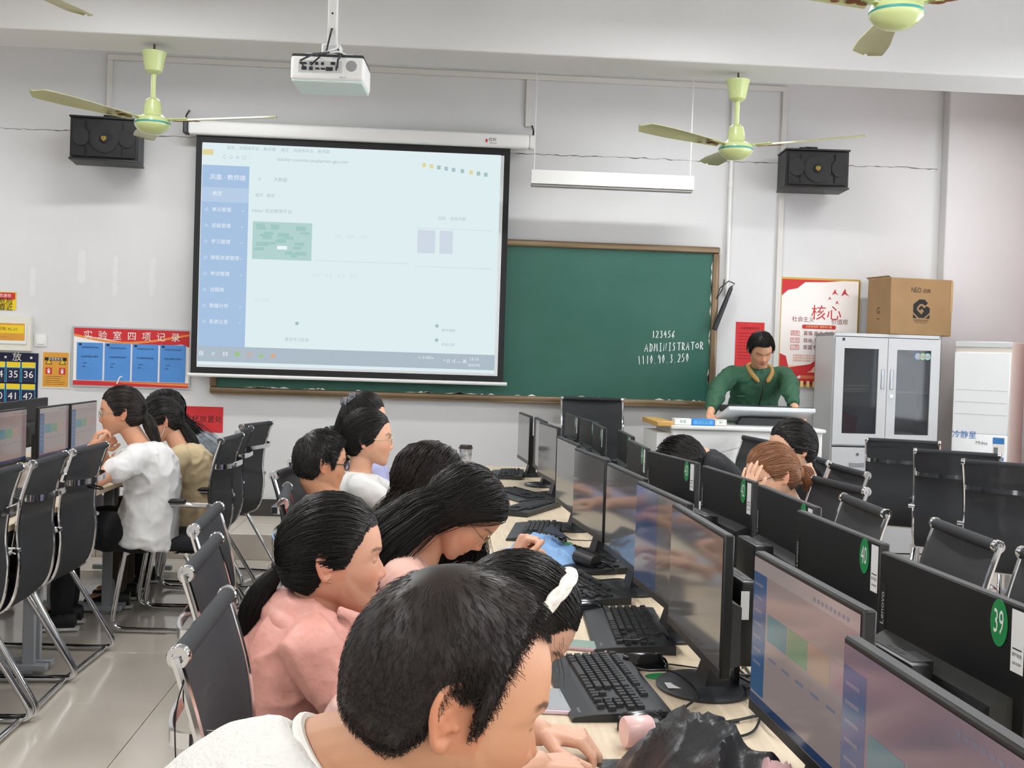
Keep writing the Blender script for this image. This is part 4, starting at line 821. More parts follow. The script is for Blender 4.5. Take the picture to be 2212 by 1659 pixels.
for p, th, lab in (((.53, 3.98), -PI/2+.3, 'black keyboard under the folded blue umbrella end'), ((.43, 4.63), -PI/2-.15, 'black keyboard just beyond the blue umbrella'), ((.44, 5.33), -PI/2-.45, 'black keyboard angled between two far monitors'), ((.45, 5.86), -PI/2+.35, 'black keyboard lying behind another angled keyboard'), ((.45, 6.9), -PI/2-.1, 'black keyboard at the chalkboard end of the desk'), ((.87+.2, 3.35), PI/2+.1, 'black keyboard behind the sticker forty-one monitor'), ((1.07, 2.85), PI/2, 'black keyboard behind the sticker forty monitor'), ((1.08, 2.2), PI/2, 'black keyboard behind the sticker thirty-nine monitor'), ((-1.80, 4.72), PI/2, 'black keyboard on the near end of the notice side desk'), ((-1.86, 5.35), PI/2+.1, 'black keyboard beside the crumpled bag'), ((-1.86, 6.5), PI/2, 'black keyboard before the student with the face mask'), ((3.56, 6.75), -PI/2-.2, 'black keyboard on the desk by the air conditioner')): far_keyboard(p, th, lab)
def make_mouse():
    t = thing('mouse', 'x', 'mouse'); rings = []
    for i in range(13):
        u = i/12; y = -.055+.11*u; wv = .031*math.sqrt(max(0, 1-(2*u-1)**4))*(1-.12*math.sin(u*PI)); h = .036*math.sqrt(max(0, 1-abs(2*u-.75)**2.4/1.9)) if u < .98 else .006
        rings.append([(wv*math.cos(a)*(1 if math.sin(a) > 0 else .95), y, max(0, math.sin(a))*h*.98+.001) for a in np.arange(0, 2*PI, PI/8)])
    MB().loft(rings).build('shell', m_plastic2, t); MB().box((0, .03, .0305), (.008, .02, .01), bev=.003).build('wheel', m_plastic3, t)
    MB().tube([(0, .055, .008), (.004, .09, .004), (.03, .14, .003), (.02, .2, .003)], .0018, 6).build('cable', m_plastic, t)
    return t
ms = make_mouse(); mu = [False]
def put_mouse(p, th, lab):
    if not mu[0]: mu[0] = True; ms.location = (p[0], p[1], DZ); ms.rotation_euler[2] = th; ms['label'] = lab; ms['group'] = 'black mice'
    else: dup(ms, (p[0], p[1], DZ), th, lab, 'black mice')
for p, th, lab in (((.415, 2.18), -PI/2+.3, 'glossy black mouse beside the black bag'), ((.50, 2.62), -PI/2+.1, 'glossy black mouse between two near keyboards'), ((.435, 3.2), -PI/2+.2, 'black mouse by the braided headband'), ((.47, 4.42), -PI/2+.5, 'black mouse behind the blue umbrella'), ((1.02, 3.02), PI/2, 'black mouse behind the sticker forty monitor'), ((-1.82, 5.62), PI/2, 'black mouse by the crumpled bag')): put_mouse(p, th, lab)
# green number discs on the desk
for i, (x, y) in enumerate(((.535, 2.545), (.53, 3.14), (.51, 3.66), (.49, 4.4), (.5, 4.9))):
    t = thing('desk_sticker', ['green oval number sticker on the desk by the two near mice', 'green oval number sticker by the braided headband', 'green oval number sticker before the umbrella handle', 'green oval sticker behind the umbrella', 'green oval sticker before a far monitor foot'][i], 'sticker', (x, y, DZ+.0003), -PI/2, 'green desk stickers')
    MB().lathe([(0, .0006), (.05, .0006), (.05, 0)], 28, M=Matrix.Diagonal((.62, 1, 1, 1)) @ RZ(.2)).build('disc', m_green, t, smooth=False); k = MB(); k.text(str(9-i if i else 10), .045, 0, 0, .001); k.build('number', m_label, t, smooth=False)
# ================================================================== mesh-back chairs
m_mesh = mat('black_mesh_fabric', '#2d2f33', .75, bump=.5, bscale=700, alpha=.86); m_seat = mat('black_seat_fabric', '#15161b', .9, bump=.3, bscale=500); m_pad = mat('black_arm_pad', '#1a1b1c', .5)
CT = .985
def bez(P, n=24):
    P = [Vector(p) for p in P]; out = []
    for i in range(len(P)-1):
        p0, p1, p2, p3 = P[max(0, i-1)], P[i], P[i+1], P[min(len(P)-1, i+2)]
        for j in range(n):
            t_ = j/n; out.append(.5*((2*p1)+(p2-p0)*t_+(2*p0-5*p1+4*p2-p3)*t_*t_+(3*p1-p0-3*p2+p3)*t_**3))
    return out + [P[-1]]
def fillet(P, r=.05, n=5):
    P = [Vector(p) for p in P]; out = [P[0]]
    for i in range(1, len(P)-1):
        a, b, c = P[i-1], P[i], P[i+1]; u, v = (a-b), (c-b); ru, rv = min(r, u.length*.45), min(r, v.length*.45); s, e = b+u.normalized()*ru, b+v.normalized()*rv
        for j in range(n+1):
            t_ = j/n; out.append((1-t_)**2*s+2*t_*(1-t_)*b+t_*t_*e)
    return out + [P[-1]]
def make_chair():
    t = thing('office_chair', 'x', 'chair'); hw = .225
    bp = bez([(0, -.06, .405), (0, -.17, .41), (0, -.225, .47), (0, -.245, .6), (0, -.235, .72), (0, -.25, .85), (0, -.29, CT)], 6)
    k = MB(); rings = []
    for p in bp: rings.append([(-hw, p.y, p.z), (-hw*.5, p.y-.012, p.z), (0, p.y-.016, p.z), (hw*.5, p.y-.012, p.z), (hw, p.y, p.z), (hw, p.y-.005, p.z), (hw*.5, p.y-.017, p.z), (0, p.y-.021, p.z), (-hw*.5, p.y-.017, p.z), (-hw, p.y-.005, p.z)])
    k.loft(rings); k.build('back_mesh', m_mesh, t)
    MB().cyl((-hw+.0, -.29, CT), (hw, -.29, CT), .0155, n=16).build('top_roll', m_mesh, t)
    for s in (-1, 1):
        k = MB(); M_ = T(s*hw, -.29, CT) @ RY(s*PI/2); k.lathe([(.0155, -.006), (.0182, -.003), (.0182, .010), (.0165, .014), (.0095, .014), (.0085, .009), (0, .009)], 18, M=M_); k.build('end_cap', m_chrome, t)
        MB().tube([(s*(hw+.008), p.y-.004, p.z) for p in bp[2:]], .009, 8).build('back_rail', m_chrome, t)
        side = fillet([(s*(hw+.012), -.24, .655), (s*.262, -.15, .66), (s*.265, .13, .665), (s*.265, .235, .018), (s*.265, -.36, .018), (s*.24, -.13, .40)], .075, 6)
        MB().tube(side, .0125, 10).build('side_frame', m_chrome, t)
        MB().box((s*.265, .0, .678), (.042, .26, .022), bev=.009, seg=2).build('arm_pad', m_pad, t)
        MB().cyl((s*(hw+.002), -.244, .655), (s*(hw+.038), -.244, .655), .012, n=10).build('arm_joint', m_chrome, t)
    k = MB(); band = [(-hw-.004, -.262, .855), (-hw*.9, -.298, .852), (-hw*.5, -.318, .85), (0, -.323, .85), (hw*.5, -.318, .85), (hw*.9, -.298, .852), (hw+.004, -.262, .855)]
    k.loft([[(p[0], p[1], p[2]-.014), (p[0], p[1]-.006, p[2]-.012), (p[0], p[1]-.006, p[2]+.012), (p[0], p[1], p[2]+.014)] for p in bez(band, 4)]); k.build('back_band', m_chrome, t)
    MB().box((0, .035, .445), (.47, .46, .065), bev=.025, seg=3).build('seat', m_seat, t)
    for y in (-.14, .16): MB().cyl((-.262, y if y < 0 else y, .405), (.262, y, .405), .011, n=8).build('seat_rail', m_chrome, t)
    MB().cyl((-.265, -.30, .018), (.265, -.30, .018), .0115, n=10).build('floor_bar', m_chrome, t)
    return t
ch0 = make_chair(); cu_ = [False]
def put_chair(x, y, rz, lab, z=0):
    if not cu_[0]: cu_[0] = True; o = ch0; o.location = (x, y, z); o.rotation_euler[2] = rz; o['label'] = lab; o['group'] = 'black mesh chairs'
    else: o = dup(ch0, (x, y, z), rz, lab, 'black mesh chairs')
    return o
L90, R90 = PI/2, -PI/2
for a in ((-1.84, 4.22, L90, 'black mesh chair tucked at the desk, first at the end of the notice side desk'), (-1.84, 4.77, L90+.04, 'black mesh chair tucked in next to the crumpled bag'), (-1.84, 5.33, L90-.03, 'black mesh chair hiding the front of the white tee student'),
          (-1.36, 6.2, L90-.06, 'black mesh chair behind the student in the white tee'), (-1.39, 6.78, L90, 'black mesh chair behind the student in the beige top'), (-1.40, 7.42, L90-.25, 'black mesh chair behind the student in the patterned top'),
          (-.09, 2.0, R90+.02, 'black mesh chair of the braided headband student'), (-.225, 2.66, R90+.05, 'black mesh chair of the pink jacket student'), (-.33, 3.24, R90+.05, 'black mesh chair of the long haired student in pink'), (-.19, 3.82, R90+.1, 'black mesh chair of the wavy haired student'),
          (-.275, 4.55, R90-.15, 'black mesh chair carrying the man with black glasses'), (-.31, 5.15, R90, 'black mesh chair of the student with the beige scrunchie'), (-.27, 6.2, R90, 'black mesh chair of the student with the polka dot scrunchie'), (-.33, 7.3, R90-.2, 'empty black mesh chair at the platform step'),
          (1.75, 7.2, L90+.1, 'black mesh chair in front of the podium'), (1.74, 6.45, L90, 'black mesh chair behind the bowing student in black'), (1.67, 5.82, L90-.1, 'black mesh chair behind the student in black with a low ponytail'), (1.62, 5.22, L90, 'black mesh chair behind the auburn haired student'), (1.34, 4.52, L90+.12, 'black mesh chair facing the sticker forty-three monitor'), (1.19, 3.9, L90-.05, 'black mesh chair facing the sticker forty-two monitor'), (1.25, 3.27, L90-.06, 'black mesh chair facing the sticker forty-one monitor'), (1.27, 2.69, L90+.05, 'black mesh chair facing the sticker thirty-nine monitor'),
          (3.22, 7.74, -.45, 'black mesh chair in front of the filing cabinet'), (3.17, 6.76, -.55, 'black mesh chair before the air conditioner'), (3.15, 5.98, -.75, 'black mesh chair at the desk end, past the air conditioner')): put_chair(*a)
# tall mesh chair on the platform before the chalkboard
cp_ = PY(1284, 900, 8.55)
put_chair(cp_.x, 8.42, PI, 'black mesh chair on the platform under the chalkboard', .181)
# ================================================================== small things on the desks
def foldcloth(name, lab, cat, c, size, m, seed, amp=.03, h=.06, rz=0., z=DZ, nx=46, ny=36, fq=9.):
    W_, D_ = size; top = []; rnd = random.Random(seed); off = Vector((rnd.uniform(0, 50), rnd.uniform(0, 50), 3))
    vs, fs = [], []
    for i in range(nx+1):
        for j in range(ny+1):
            u, v = i/nx*2-1, j/ny*2-1; r = (abs(u)**2.6+abs(v)**2.6)**(1/2.6); wob = 1+.16*noise.noise(Vector((math.atan2(v, u)*1.6, seed, 1)))
            p = Vector((u*W_/2*wob, v*D_/2*wob, 0)); n1 = noise.noise(p*fq+off); n2 = noise.noise(p*fq*2.2+off)
            rid = max(0, 1-2.1*abs(n1))**1.5
            e = max(0, 1-r**3); vs.append((p.x+n2*.01, p.y+n1*.01, e*(h+amp*(rid-.3)+.3*amp*n2)+.002))
    q = lambda i, j: i*(ny+1)+j
    for i in range(nx):
        for j in range(ny): fs.append((q(i, j), q(i+1, j), q(i+1, j+1), q(i, j+1)))
    vs = [(x, y, max(.0015, zz)) for x, y, zz in vs]; base = len(vs); ring = [q(i, 0) for i in range(nx+1)]+[q(nx, j) for j in range(1, ny+1)]+[q(i, ny) for i in range(nx-1, -1, -1)]+[q(0, j) for j in range(ny-1, 0, -1)]
    k = MB(); k.add(vs, fs); t = thing(name, lab, cat, (c[0], c[1], z), rz); k.build('cloth', m, t); return t
m_bag = mat('black_nylon', '#26282b', .32, bump=.35, bscale=90); m_pinkc = mat('dusty_pink_cloth', '#cfa9ac', .75, bump=.3, bscale=120)
bg = foldcloth('black_bag', 'crumpled black nylon bag on the desk under the lit monitor', 'bag', (.455, 1.83), (.23, .40), m_bag, 3, .07, .085, .25, fq=8.)
pc = foldcloth('pink_pouch', 'dusty pink folded cloth pouch beside the black bag', 'pouch', (.515, 1.67), (.15, .2), m_pinkc, 9, .06, .075, -.3, fq=14.)
MB().tube(bez([(-.05, .11, .03), (-.03, .1, .08), (.0, .04, .1), (.03, -.03, .09), (.05, -.09, .05)], 6), .004, 6).build('frilled_edge', mat('pale_pink_edge', '#e3c6c4', .7), pc)
t = thing('pink_jar', 'small pale pink cylinder lid case beside the black bag', 'jar', (.385, 2.07, DZ+.001), .2)
MB().lathe([(0, .002), (.026, .002), (.028, .006), (.028, .05), (.025, .055), (0, .055)], 24, M=T(0, 0, .03) @ RY(PI/2) @ T(0, 0, -.03)).build('body', mat('pale_pink_plastic', '#eec3c0', .3), t); MB().cyl((.025, 0, .03), (.036, 0, .03), .022, n=20).build('cap', m_plastic, t)
def phone(p, rz, lab, fc, ec):
    t = thing('mobile_phone', lab, 'phone', (p[0], p[1], DZ+.0005), rz, 'phones on the desk'); MB().box((0, 0, .0045), (.075, .155, .009), bev=.0035, seg=2).build('case', mat('phone_edge_'+ec[1:], ec, .35), t); MB().box((0, 0, .0092), (.068, .148, .001)).build('glass', mat('phone_glass_'+fc[1:], fc, .15), t, smooth=False)
phone((.262, 2.335), -.12, 'pale pink edged phone beside the near keyboard', '#9b9fa4', '#dcc6d2'); phone((.365, 2.80), PI/2-.3, 'small grey phone by the headband student', '#8fa59a', '#b99aa0')
# folded blue umbrella with black handle
ub = foldcloth('folded_umbrella', 'light blue folded umbrella with a black handle on the desk', 'umbrella', (.40, 4.06), (.17, .42), mat('light_blue_nylon', '#7fa9d8', .5, bump=.25, bscale=60), 21, .04, .055, .35, fq=11.)
MB().tube([(.03, -.2, .04), (.045, -.3, .034)], [.026, .024], 14).build('handle', m_plastic, ub); MB().tube(bez([(.05, -.29, .04), (.085, -.31, .03), (.09, -.36, .012), (.06, -.35, .006)], 5), .003, 6).build('wrist_strap', m_plastic, ub)
k = MB(); k.add([(-.05, -.08, .11), (.04, -.13, .085), (.08, -.05, .07), (.02, .0, .118)], [(0, 1, 2, 3)]); k.build('dark_lining', mat('navy_lining', '#232a3a', .6), ub, smooth=False)
# drink cup at the far end of the desk
cpp = PZ(1005, 1012, DZ)
t = thing('drink_cup', 'patterned takeaway cup with a dark lid and straw at the chalkboard end of the desk', 'cup', (cpp.x, cpp.y, DZ+.0005))
MB().lathe([(0, 0), (.030, 0), (.031, .003), (.041, .125), (.042, .128), (0, .128)], 24).build('cup', mat('cup_print', '#e4e6ea', .4, var=.8, vcol='#3a4068', vscale=26), t)
MB().lathe([(.044, .126), (.045, .134), (.040, .137), (.038, .148), (0, .149)], 24).build('lid', mat('dark_brown_lid', '#3a2d2b', .4), t); MB().cyl((.0, .01, .14), (.008, .012, .2), .0035, n=8).build('straw', m_white, t)
# crumpled bag and things on the left desk
foldcloth('crumpled_bag', 'beige and brown crumpled bag on the notice side desk', 'bag', (-1.93, 5.75), (.2, .34), mat('taupe_cloth', '#a3968a', .7, var=.5, vcol='#4a4442', vscale=9), 33, .05, .08, .4)
foldcloth('black_pouch', 'flat black pouch on the notice side desk', 'pouch', (-1.74, 5.06+.62), (.12, .2), m_bag, 35, .015, .03, .2)
foldcloth('blue_cloth', 'small blue cloth on the desk by the air conditioner', 'cloth', (3.55, 6.3), (.14, .16), mat('sky_blue_cloth', '#7f9cc9', .7), 41, .02, .035)
# cables between the monitors
def cable(lab, pts, r=.0028, n=6): o = MB().tube(bez(pts, 8), r, n).build('power_cable', m_plastic); tag(o, lab, 'cable', 'black cables on the desks'); return o
cable('black cable looping over the near monitor foot', [(.47, 2.60, .757), (.47, 2.45, .79), (.52, 2.40, .80), (.56, 2.36, .765), (.5, 2.25, .757), (.56, 2.2, .757), (.66, 2.25, .757)])
cable('black cable from the near keyboard along the desk', [(.46, 2.3, .7565), (.5, 2.2, .7565), (.55, 2.12, .7565), (.62, 2.15, .7565), (.68, 2.3, .7565)])
rc = random.Random(4)
for j, (x, y) in enumerate(((.7, 2.35), (.69, 2.2), (.72, 2.6), (.71, 3.25), (.7, 3.8), (.7, 4.5))):
    P = [(x+rc.uniform(-.05, .05), y+rc.uniform(-.12, .12), DZ+rc.choice([.006, .008, .03, .05, .07])) for _ in range(9)]; P[0] = (x, y, DZ+.008); P[-1] = (x+.02, y+.1, DZ+.006)
    cable(['tangled black cables beside the lit monitor', 'tangled black cables beside the large oval foot', 'tangled black cables behind the dim near monitor', 'tangled black cables between monitors, by the forty-one sticker', 'tangled black cables between monitors, by the forty-two sticker', 'tangled black cables between monitors, by the forty-three sticker'][j], P)
for j, pts in enumerate(([(.46, 2.86, .757), (.5, 2.72, .79), (.56, 2.76, .8), (.6, 2.84, .76)], [(.43, 3.7, .757), (.5, 3.62, .757), (.6, 3.66, .757), (.66, 3.6, .757)], [(.3, 5.95, .757), (.4, 6.1, .757), (.5, 6.0, .757), (.62, 6.1, .757)])):
    cable(['black cable of the second near keyboard', 'black cable by the third near keyboard', 'black cable across the far end of the desk'][j], pts)
# thin wires hanging from the near chair back
cw0 = PY(398, 1470, 1.75); o = MB().tube(bez([(cw0.x, 1.75, cw0.z), (cw0.x-.012, 1.75, cw0.z-.06), (cw0.x-.004, 1.74, cw0.z-.2), (cw0.x-.012, 1.74, cw0.z-.36)], 6), .0012, 5).build('earphone_cord', m_plastic); tag(o, 'thin black cord hanging from the near chair back', 'cord')
# ================================================================== people: head shape (local: x right, y forward, z up, origin between the ears)
HP = [(.075, -.106), (.086, -.092), (.0855, -.075), (.0895, -.066), (.0905, -.056), (.0935, -.046), (.0925, -.036), (.0905, -.012), (.0895, .014), (.0955, .032), (.0945, .048), (.085, .078), (.048, .116), (-.012, .127), (-.055, .113), (-.088, .078), (-.102, .032), (-.095, -.012), (-.064, -.062), (-.022, -.082), (.01, -.084), (.045, -.098)]
_a = np.array([math.degrees(math.atan2(z, y)) % 360 for y, z in HP]); _r = np.array([math.hypot(y, z) for y, z in HP]); _o = np.argsort(_a); _a = _a[_o]; _r = _r[_o]
_ang = np.arange(0, 360, .5); _rr = np.interp(_ang, np.concatenate([_a-360, _a, _a+360]), np.tile(_r, 3))
_k = np.exp(-.5*(np.arange(-8, 9)/3.6)**2); _k /= _k.sum(); _rr = np.convolve(np.tile(_rr, 3), _k, 'same')[720:1440]
def r0(phi): return np.interp(np.degrees(phi) % 360, np.append(_ang, 360), np.append(_rr, _rr[0]))
HE = .88
def jaw(phi):                                     # narrower towards the chin and crown
    d = (np.degrees(phi)+180) % 360-180
    return 1-.20*np.exp(-((d+52)/24)**2)-.05*np.exp(-((d-35)/22)**2)
def head_pt(phi, lam, W=.0755):
    s, c = np.sin(lam), np.cos(lam); g = 1-(1-jaw(phi))*(1-np.abs(s)**6)
    x = W*np.sign(s)*np.abs(s)**HE*g; rho = r0(phi)*np.abs(c)**HE
    return np.stack([x, rho*np.cos(phi), rho*np.sin(phi)], -1)
def surf_r(u, W=.0755):                           # radius of the head along unit directions
    phi = np.arctan2(u[..., 2], u[..., 1]); t_ = np.abs(u[..., 0])/np.maximum(1e-6, np.hypot(u[..., 1], u[..., 2]))
    lam = np.arctan((t_*r0(phi)/(W*jaw(phi)))**(1/HE)); p = head_pt(phi, lam, W); return np.linalg.norm(p, axis=-1)
def G(d, s): return np.exp(-(d/s)**2)
def features(P, fem=True):
    P = P.copy(); x, y, z = P[:, 0], P[:, 1], P[:, 2]; f = (y > .02)*1.0; ax = np.abs(x)
    prot = np.interp(z, [-.040, -.033, -.022, -.010, .008, .02], [0, .010, .0225, .0165, .006, 0]); wd = np.interp(z, [-.034, -.02, .015], [.0125, .0105, .0065])
    dy = prot*G(x, wd) + .007*G(ax-.0145, .0065)*G(z+.0265, .008)
    dy += -.0075*G(ax-.031, .015)*G(z-.013, .0105) + .003*G(ax-.028, .022)*G(z-.033, .008) + .004*G(ax-.045, .02)*G(z+.018, .02)
    dy += .0042*G(x, .019)*G(z+.0495, .0042) + .0050*G(x, .0165)*G(z+.0625, .0048) - .0035*G(x, .024)*G(z+.0558, .0018) - .002*G(x, .004)*G(z+.041, .006)
    dy += .003*G(x, .018)*G(z+.09, .012)
    P[:, 1] += dy*f; return P
def head_mesh(fem, n1=120, n2=64):
    phi = np.linspace(0, 2*PI, n1, endpoint=False); lam = np.linspace(-PI/2, PI/2, n2+1)[1:-1]; A, B = np.meshgrid(phi, lam, indexing='ij')
    P = features(head_pt(A, B).reshape(-1, 3), fem); m = len(lam); vs = P.tolist(); L_, R_ = len(vs), len(vs)+1; vs += [[-.0755, 0, 0], [.0755, 0, 0]]; fs = []
    for i in range(n1):
        j = (i+1) % n1
        for k in range(m-1): fs.append((i*m+k, i*m+k+1, j*m+k+1, j*m+k))
        fs.append((L_, i*m, j*m)); fs.append((R_, j*m+m-1, i*m+m-1))
    return vs, fs
def ear(s):
    k = MB(); o = Vector((s*.0745, -.012, .002)); X = Vector((s*.38, -.92, .12)).normalized(); Z = Vector((0, -.16, 1)).normalized(); Z = (Z-X*Z.dot(X)).normalized()
    def P(a, b, d=0): return o + X*a + Z*b + X.cross(Z)*(-d*s)
    rim = [P(-.002, .012), P(.003, .026), P(.014, .032), P(.026, .026), P(.031, .012), P(.029, -.002), P(.023, -.014), P(.016, -.024), P(.008, -.030), P(.001, -.027), P(.0, -.018)]
    k.tube(bez(rim, 3), .0042, 8); k.tube(bez([P(.018, .02), P(.021, .008), P(.017, -.006), P(.008, -.016)], 3), .0036, 6)
    k.ball(P(.006, -.026), .0062, 8); k.ball(P(.0, -.006, .003), .0048, 8)
    for a, b in ((.008, .014), (.014, .004), (.01, -.01), (.016, .016), (.02, -.006), (.006, 0)): k.ball(P(a, b, -.003), (.0085, .0085, .0085), 8)
    return k
# ------------------------------------------------------------------ hair
def hairline(P, style):
    y = P[..., 1]; z = P[..., 2]
    if style == 'man': zm = np.interp(y, [-.12, -.045, -.03, -.018, .004, .014, .026, .036, .05, .066, .1], [-.062, -.055, -.03, .018, .022, -.012, -.008, .045, .066, .083, .088])
    elif style == 'near': zm = np.interp(y, [-.12, -.05, -.035, -.022, .0, .004, .014, .022, .034, .048, .066, .1], [-.06, -.052, -.03, .02, .022, -.012, -.006, .045, .078, .098, .094, .1])
    else: zm = np.interp(y, [-.12, -.05, -.03, -.015, .004, .018, .034, .05, .066, .1], [-.075, -.07, -.04, .012, .016, -.004, .03, .056, .078, .083])
    return z-zm
def slerp(a, b, t_):
    d = np.clip((a*b).sum(-1, keepdims=True), -.9999, .9999); w_ = np.arccos(d); s = np.sin(w_); t_ = t_[..., None]
    return (np.sin((1-t_)*w_)*a+np.sin(t_*w_)*b)/s
def scalp_roots(n, style, rnd):
    u = rnd.normal(size=(n*4, 3)); u /= np.linalg.norm(u, axis=1, keepdims=True); p = u*surf_r(u)[:, None]
    hh = hairline(p, style); ok = hh > .001; e = (hh > -.001)*(hh < .010)*(u[:, 1] > -.75); return np.concatenate([u[ok][:n], u[e > 0][:n//4]], 0)
def strands_mesh(S, r, tip=.35):
    N, K, _ = S.shape; Tn = np.gradient(S, axis=1); Tn /= np.maximum(1e-9, np.linalg.norm(Tn, axis=2, keepdims=True)); ref = np.array([.31, .54, .78]); U_ = np.cross(Tn, ref); U_ /= np.maximum(1e-9, np.linalg.norm(U_, axis=2, keepdims=True)); V_ = np.cross(Tn, U_)
    rad = np.linspace(1, tip, K)[None, :, None]*(r[:, None, None] if hasattr(r, 'shape') else r)
    rings = np.stack([S+rad*(math.cos(a)*U_+math.sin(a)*V_) for a in (0, 2.094, 4.189)], 2).reshape(-1, 3)
    base = (np.arange(N)[:, None]*K+np.arange(K-1)[None, :]).reshape(-1)*3; fs = []
    F_ = np.concatenate([np.stack([base+j, base+(j+1) % 3, base+3+(j+1) % 3, base+3+j], 1) for j in range(3)], 0)
    return rings, F_
def mk_mesh(name, V, F_, m, parent, smooth=True, extra=None):
    me = bpy.data.meshes.new(name); vs = V; fl = F_
    if extra:
        ev, ef = extra; off = len(vs); vs = np.concatenate([vs, np.array(ev)], 0)
    nv = len(vs); me.vertices.add(nv); me.vertices.foreach_set('co', np.asarray(vs, dtype=np.float32).reshape(-1))
    polys = fl.reshape(-1, 4); loops = polys.reshape(-1); starts = np.arange(0, len(loops), 4)
    if extra:
        ef = np.array(ef)+off; loops = np.concatenate([loops, ef.reshape(-1)]); starts = np.arange(0, len(loops), 4)
    me.loops.add(len(loops)); me.loops.foreach_set('vertex_index', loops.astype(np.int32)); me.polygons.add(len(starts)); me.polygons.foreach_set('loop_start', starts.astype(np.int32))
    me.update(calc_edges=True); me.validate(); me.polygons.foreach_set('use_smooth', [True]*len(me.polygons)); me.materials.append(m)
    o = bpy.data.objects.new(name, me); COL.objects.link(o); o.parent = parent; return o
def cap_grid(style, th, W=.0755, n1=100, n2=50):
    phi = np.linspace(0, 2*PI, n1, endpoint=False); lam = np.linspace(-PI/2, PI/2, n2+1)[1:-1]; A, B = np.meshgrid(phi, lam, indexing='ij'); P = head_pt(A, B, W); h = hairline(P, style); m = len(lam)
    nrm = P/np.linalg.norm(P, axis=-1, keepdims=True); off = th*np.clip(h/.03, 0, 1)-.0025*(h < .004); Q = (P+nrm*off[..., None]).reshape(-1, 3); H_ = h.reshape(-1); fs = []
    for i in range(n1):
        j = (i+1) % n1
        for k in range(m-1):
            q = (i*m+k, i*m+k+1, j*m+k+1, j*m+k)
            if min(H_[list(q)]) > -.004: fs.append(q)
    for s, kk in ((0, 0), (1, m-1)):                # close over the ears when hair covers them
        pass
    return Q, fs
def xf(P, M): A = np.array(M); return P @ A[:3, :3].T + A[:3, 3]
m_hair = mat('black_hair', '#161312', .42, spec=.36); m_hair_b = mat('dark_brown_hair', '#201713', .42, spec=.36); m_hair_r = mat('auburn_hair', '#8a5a38', .45, var=.35, vcol='#5f3a24', vscale=30)
def surf_path(U_, HM, lift): return xf(U_*(surf_r(U_)[..., None]+lift[..., None]), HM)
def unit(v): v = np.array(v, float); return v/np.linalg.norm(v)
def hair_short(par, HM, s, n, m, style, rnd, whorl=(0, -.5, .85), L=.032, r=.0007, lift=.5, th=.012, K=6):
    u0 = scalp_roots(n, style, rnd); uw = unit(whorl); t_ = u0-uw*(u0@uw)[:, None]; t_ = t_/np.maximum(1e-6, np.linalg.norm(t_, axis=1, keepdims=True)); t_ += rnd.normal(size=t_.shape)*.28; t_ -= u0*(t_*u0).sum(1, keepdims=True); t_ /= np.linalg.norm(t_, axis=1, keepdims=True)
    z = u0[:, 2]; hl_ = np.clip(hairline(u0*surf_r(u0)[:, None], style)/.05, 0, 1); ln = L*(.18+.30*hl_+.6*np.clip(z/.9, 0, 1)**1.3*hl_)*rnd.uniform(.7, 1.15, len(u0)); S = np.zeros((len(u0), K, 3)); rr = surf_r(u0)
    a_ = ln/rr; dt = u0*np.cos(a_)[:, None]+t_*np.sin(a_)[:, None]; ln = np.where(hairline(dt*surf_r(dt)[:, None], style) < -.006, ln*rnd.uniform(.2, .6, len(ln)), ln)
    for k in range(K):
        q = k/(K-1); a = ln*q/rr; d = u0*np.cos(a)[:, None]+t_*np.sin(a)[:, None]; S[:, k] = d*(surf_r(d)+.003+th*.8*np.clip(hairline(u0*rr[:, None], style)/.03, .1, 1)*(q**.6)+ln*lift*.25*q*(1-.4*q))[:, None]
    V, F_ = strands_mesh(xf(S.reshape(-1, 3), HM).reshape(S.shape), r*rnd.uniform(.8, 1.3, len(u0))); cv, cf = cap_grid(style, th); return mk_mesh('hair', V, F_, m, par, extra=(xf(cv, HM), cf))
def path_at(P, q):
    P = np.array([tuple(p) for p in P]); d = np.concatenate([[0], np.cumsum(np.linalg.norm(np.diff(P, axis=0), axis=1))]); d /= d[-1]; return np.stack([np.interp(q, d, P[:, i]) for i in range(3)], -1)
